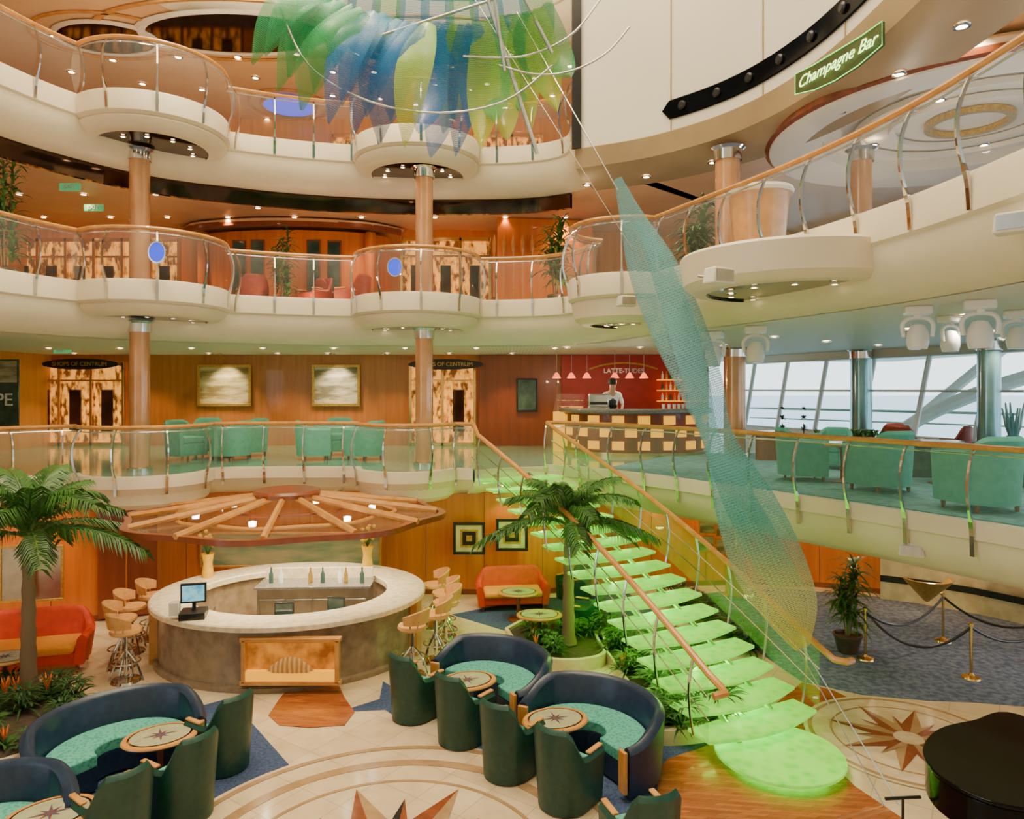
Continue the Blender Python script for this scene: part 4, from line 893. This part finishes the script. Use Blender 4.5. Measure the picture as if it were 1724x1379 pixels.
# ---------------------------------------------------------------- moving head stage lights & speakers
def mover(px,sc,d):
    q=W(px,500,d); e=E('stage_light','white moving head stage light hanging from ceiling','stage light',(q.x,q.y,6.25),random.uniform(-.6,.6),'moving head lights',sc)
    MB().box((0,0,-.07),(.4,.3,.14)).obj('base','white',e,bevel=.03)
    a=MB(); a.tube([(0,0,-.12),(0,0,-.2)],.07,12); a.tube(cr([(-.2,0,-.5),(-.22,0,-.3),(-.12,0,-.2),(.12,0,-.2),(.22,0,-.3),(.2,0,-.5)],4),.035,8); a.obj('yoke','white',e)
    MB().lathe([(0,.2),(.1,.17),(.16,.05),(.17,-.1),(.14,-.22),(.0,-.2)],20,(0,0,-.48)).obj('head','white',e)
    MB().lathe([(0,0),(.12,0)],18,(0,0,-.705)).obj('lens','darkglass',e)
for px,d,sc in((1545,9.9,.85),(1650,9.2,.9),(1600,11.2,.8),(1200,14.2,1.0),(1272,13,.95),(1712,10.4,.8)): mover(px,sc,d)
for px,py,d,rz in((1210,465,8.9,.5),(1055,507,13.7,.3),(1535,925,10.9,-.6),(1710,375,6.9,-.8)):
    q=W(px,py,d); e=E('loudspeaker','small cream wall loudspeaker on balcony edge','speaker',q,rz,'loudspeakers'); MB().box((0,0,0),(.36,.22,.2),taper=.85).obj('cabinet','creamwhite',e,bevel=.02); MB().box((0,-.115,0),(.28,.01,.14)).obj('grille','steel',e); MB().tube([(0,.1,0),(0,.35,.05)],.02,6).obj('bracket','steel',e)
# ---------------------------------------------------------------- sculpture
def uvset(o,uvs):
    me=o.data; uvl=me.uv_layers.new(name='UVMap')
    for lp in me.loops: uvl.data[lp.index].uv=uvs[lp.vertex_index]
def ribbon(ctr,wd,name,m,parent,flat=.25,rot0=0,rot=0,seg=14):
    n=len(ctr); vs=[]; fs=[]; uvs=[]
    for i,(c,w_) in enumerate(zip(ctr,wd)):
        tw=rot0+rot*i/n
        for k in range(seg):
            t=2*pi*k/seg; lx=w_*cos(t); ly=w_*flat*sin(t); vs.append((c[0]+lx*cos(tw)-ly*sin(tw),c[1]+lx*sin(tw)+ly*cos(tw),c[2]+lx*.35)); uvs.append((k/seg*1.5,i*.12))
    for i in range(n-1):
        for k in range(seg): fs.append((i*seg+k,i*seg+(k+1)%seg,(i+1)*seg+(k+1)%seg,(i+1)*seg+k))
    a=MB(); a.add(vs,fs); o=a.obj(name,m,parent,recalc=False); uvset(o,uvs); return o
rs=E('hanging_sculpture','long twisting translucent mesh ribbon sculpture in teal and yellow','sculpture',(0,0,0))
pc=[W(*q) for q in((1040,300,12),(1065,370,12),(1098,450,11.9),(1140,550,11.7),(1180,650,11.4),(1210,740,11.2),(1255,850,10.9),(1295,950,10.7),(1335,1030,10.4),(1352,1090,10.3))]
wd=[.06,.2,.38,.42,.34,.24,.46,.54,.4,.12]
pts=cr([tuple(p) for p in pc],6); ws=[w_[0] for w_ in cr([(w_,0) for w_ in wd],6)]
ribbon(pts,ws,'mesh_ribbon','ribbon',rs,rot0=-.3,rot=.6,flat=.3)
pts2=[(p[0]+.16*sin(i*.16),p[1]+.2*cos(i*.12),p[2]) for i,p in enumerate(pts)]
ribbon(pts2[6:46],[w_*.55 for w_ in ws[6:46]],'inner_ribbon','ribbon',rs,rot0=.6,rot=-1.6)
for a_,b_,r_ in((W(870,20,13),W(1040,320,12),.012),(W(800,0,13),W(1065,420,11.9),.008),(W(1352,1090,10.3),W(1530,1379,8.6),.008),(W(1340,1085,10.4),W(1500,1379,8.6),.008)):
    MB().tube([a_,b_],r_,5).obj('cable','steel',rs)
fs_=E('hanging_sculpture','fan of translucent blue green and yellow mesh fins on steel rods','sculpture',(0,0,0))
def fin(b,t,w_,m,bow):
    b=Vector(b);t=Vector(t); ax=(t-b); sd=ax.cross(Vector((0,1,.0))).normalized(); nr=ax.cross(sd).normalized(); n=14; sg=5; vs=[];uvs=[];fs=[]
    for i in range(n+1):
        s_=i/n; c=b+ax*s_+nr*bow*sin(pi*s_); ww=w_*(.25+1.9*s_-2.15*s_*s_+.02)
        for k in range(sg): q=(k/(sg-1)-.5)*2; vs.append(c+sd*ww*q+nr*(.12*(1-q*q))*.8); uvs.append((q*.5,s_*2))
    for i in range(n):
        for k in range(sg-1): fs.append((i*sg+k,i*sg+k+1,(i+1)*sg+k+1,(i+1)*sg+k))
    a=MB(); a.add(vs,fs); uvset(a.obj('fin',m,fs_,recalc=False),uvs)
nf=26
for i in range(nf):
    t=i/(nf-1); bx=540+t*380; by=-10+70*sin(pi*t)*.6+t*20; tx_=425+t*535; ty=110+140*sin(pi*min(1,t*.95))**.8+(30*t if t>.5 else 0)-(40 if i%2 else 0)
    m='fingreen' if t<.22 else('finblue' if t<.7 else('fingreen' if i%2 else 'finyellow'))
    if .45<t<.7 and i%3==0: m='finyellow'
    fin(W(bx,by,12.6+.6*sin(i)),W(tx_,ty,12.9-.6*cos(i)),.44,m,.5*(1 if t<.5 else -1))
for i in range(10):
    t=i/9; fin(W(560+t*320,-60,13.2),W(520+t*400,100+40*sin(pi*t),13.8),.45,'finblue' if i%3 else 'fingreen',.4)
for (x0,y0,x1,y1,d,r_) in((815,-20,905,260,12.4,.035),(830,-20,850,120,12.2,.03),(860,-10,640,60,12.4,.025),(880,-10,930,90,12.2,.03)): MB().tube([W(x0,y0,d),W(x1,y1,d)],r_,8).obj('rod','steel',fs_)
for q in(((1060,45),(1020,90),(960,120),(900,125),(840,110)),((1010,0),(960,60),(880,95),(780,95)),((470,10),(520,110),(620,170),(740,190),(850,170),(930,110))):
    MB().tube(cr([tuple(W(x,y,12.3)) for x,y in q],6),.018,6).obj('rod','steel',fs_)
# ---------------------------------------------------------------- piano and stand
pn=E('grand_piano','glossy black grand piano','piano',(5.68,7.9,0),R_(105))
out=cr([(-.8,-.9),(.8,-.9),(.83,-.2),(.78,.3),(.6,.7),(.35,1.0),(0,1.2),(-.4,1.2),(-.7,1.0),(-.8,.6),(-.8,-.9)],6)[:-1]
MB().prism(out,.62,.98).obj('body','gloss_black',pn,bevel=.02); MB().prism([(x*1.02,y*1.02) for x,y in out],.99,1.03).obj('lid','gloss_black',pn,bevel=.018)
MB().box((0,-1.0,.7),(1.4,.22,.06)).obj('keyboard','white',pn)
MB().box((0,-.9,1.12),(1.2,.05,.2)).obj('music_rest','gloss_black',pn,bevel=.01)
for x,y in((-.6,-.7),(.6,-.7),(-.2,.9)): MB().lathe([(.04,0),(.05,.1),(.045,.3),(.07,.62)],14,(x,y,0)).obj('leg','gloss_black',pn)
p=G(1520,1420); e=E('music_stand','black folding stand beside the piano','stand',(p.x,p.y,0))
MB().tube([(0,0,.05),(0,0,.5)],.015,6).obj('pole','black',e)
for k in range(3): MB().tube([(0,0,.25),(.28*cos(k*2.1),.28*sin(k*2.1),.0)],.012,6).obj('leg','black',e)
MB().tube([(-.2,0,.5),(.2,0,.52)],.018,6).obj('crossbar','black',e)
p=W(1560,985,15.6); e=E('wall_sconce','half cone bronze wall sconce','lamp',(p.x,p.y,p.z)); MB().lathe([(.05,-.35),(.5,.12),(.52,.16),(.46,.16),(.03,-.3)],24,a0=pi,a1=2*pi).obj('shade','gold',e)
light('POINT',25,(1,.75,.4),(0,-.15,.25),e,rad=.04)
struct(MB().sweep([tuple(G(*q))[:2] for q in((1482,1008),(1560,1018),(1640,1032),(1724,1052),(1850,1080))],[(0,0),(0.02,0),(.02,2.3)]).obj('wall_back_stone','marblelight',recalc=False))
struct(MB().sweep([tuple(G(*q))[:2] for q in((1482,1009),(1560,1019),(1640,1033),(1724,1053),(1850,1081))],[(.04,.45),(.06,.45),(.06,.6),(.04,.6)]).obj('trim_6','black',recalc=False))
# ---------------------------------------------------------------- barista
def skinobj(name,vs,es,rs_,m,parent,sub=1):
    me=bpy.data.meshes.new(name); me.from_pydata(vs,es,[]); o=bpy.data.objects.new(name,me); col.objects.link(o); o.parent=parent; me.materials.append(MT[m])
    s_=o.modifiers.new('s','SKIN')
    for i,r_ in enumerate(rs_): me.skin_vertices[0].data[i].radius=(r_,r_*.85)
    me.skin_vertices[0].data[0].use_root=True
    s_.use_smooth_shade=True; b=o.modifiers.new('u','SUBSURF'); b.levels=sub; b.render_levels=sub; return o
q=W(1030,0,20.9); pe=E('person','cafe worker in white shirt and dark vest leaning over counter','person',(q.x,q.y,3.2),0,None,1.25)
V=[(0,0,.95),(0,-.02,1.15),(0,-.05,1.38),(0,-.08,1.48),(0,-.12,1.56),(0,-.14,1.68),(.17,-.05,1.4),(.24,-.12,1.15),(.18,-.35,1.06),(.16,-.43,1.05),(-.17,-.05,1.4),(-.24,-.12,1.15),(-.18,-.35,1.06),(-.16,-.43,1.05),(.09,0,.9),(.1,-.02,.5),(.1,0,.08),(.1,-.14,.04),(-.09,0,.9),(-.1,-.02,.5),(-.1,0,.08),(-.1,-.14,.04)]
Ed=[(0,1),(1,2),(2,3),(3,4),(4,5),(2,6),(6,7),(7,8),(8,9),(2,10),(10,11),(11,12),(12,13),(0,14),(14,15),(15,16),(16,17),(0,18),(18,19),(19,20),(20,21)]
Rr=[.14,.13,.15,.05,.08,.085,.06,.045,.03,.035,.06,.045,.03,.035,.09,.06,.04,.04,.09,.06,.04,.04]
for sx in(.16,-.16):
    base=9 if sx>0 else 13
    for k in range(5):
        ox=(k-2)*.018; V.append((sx+ox,-.48,1.04)); V.append((sx+ox*1.2,-.53+abs(k-2)*.006,1.02)); Ed.append((base,len(V)-2)); Ed.append((len(V)-2,len(V)-1)); Rr+=[.009,.008]
skinobj('body',V,Ed,Rr,'skin',pe,1)
skinobj('shirt',V[:4]+V[6:8]+V[10:12],[(0,1),(1,2),(2,3),(2,4),(4,5),(2,6),(6,7)],[.15,.145,.165,.06,.072,.058,.072,.058],'white',pe,1)
skinobj('vest',V[:3],[(0,1),(1,2)],[.158,.155,.165],'black',pe,1)
skinobj('trousers',[V[0]]+V[14:17]+V[18:21],[(0,1),(1,2),(2,3),(0,4),(4,5),(5,6)],[.15,.1,.07,.055,.1,.07,.055],'black',pe,1)
MB().lathe([(0,.12),(.06,.105),(.1,.05),(.105,-.02),(.09,-.05)],16,(0,-.115,1.67)).obj('hair','hair',pe)
print('objects',len(bpy.data.objects))
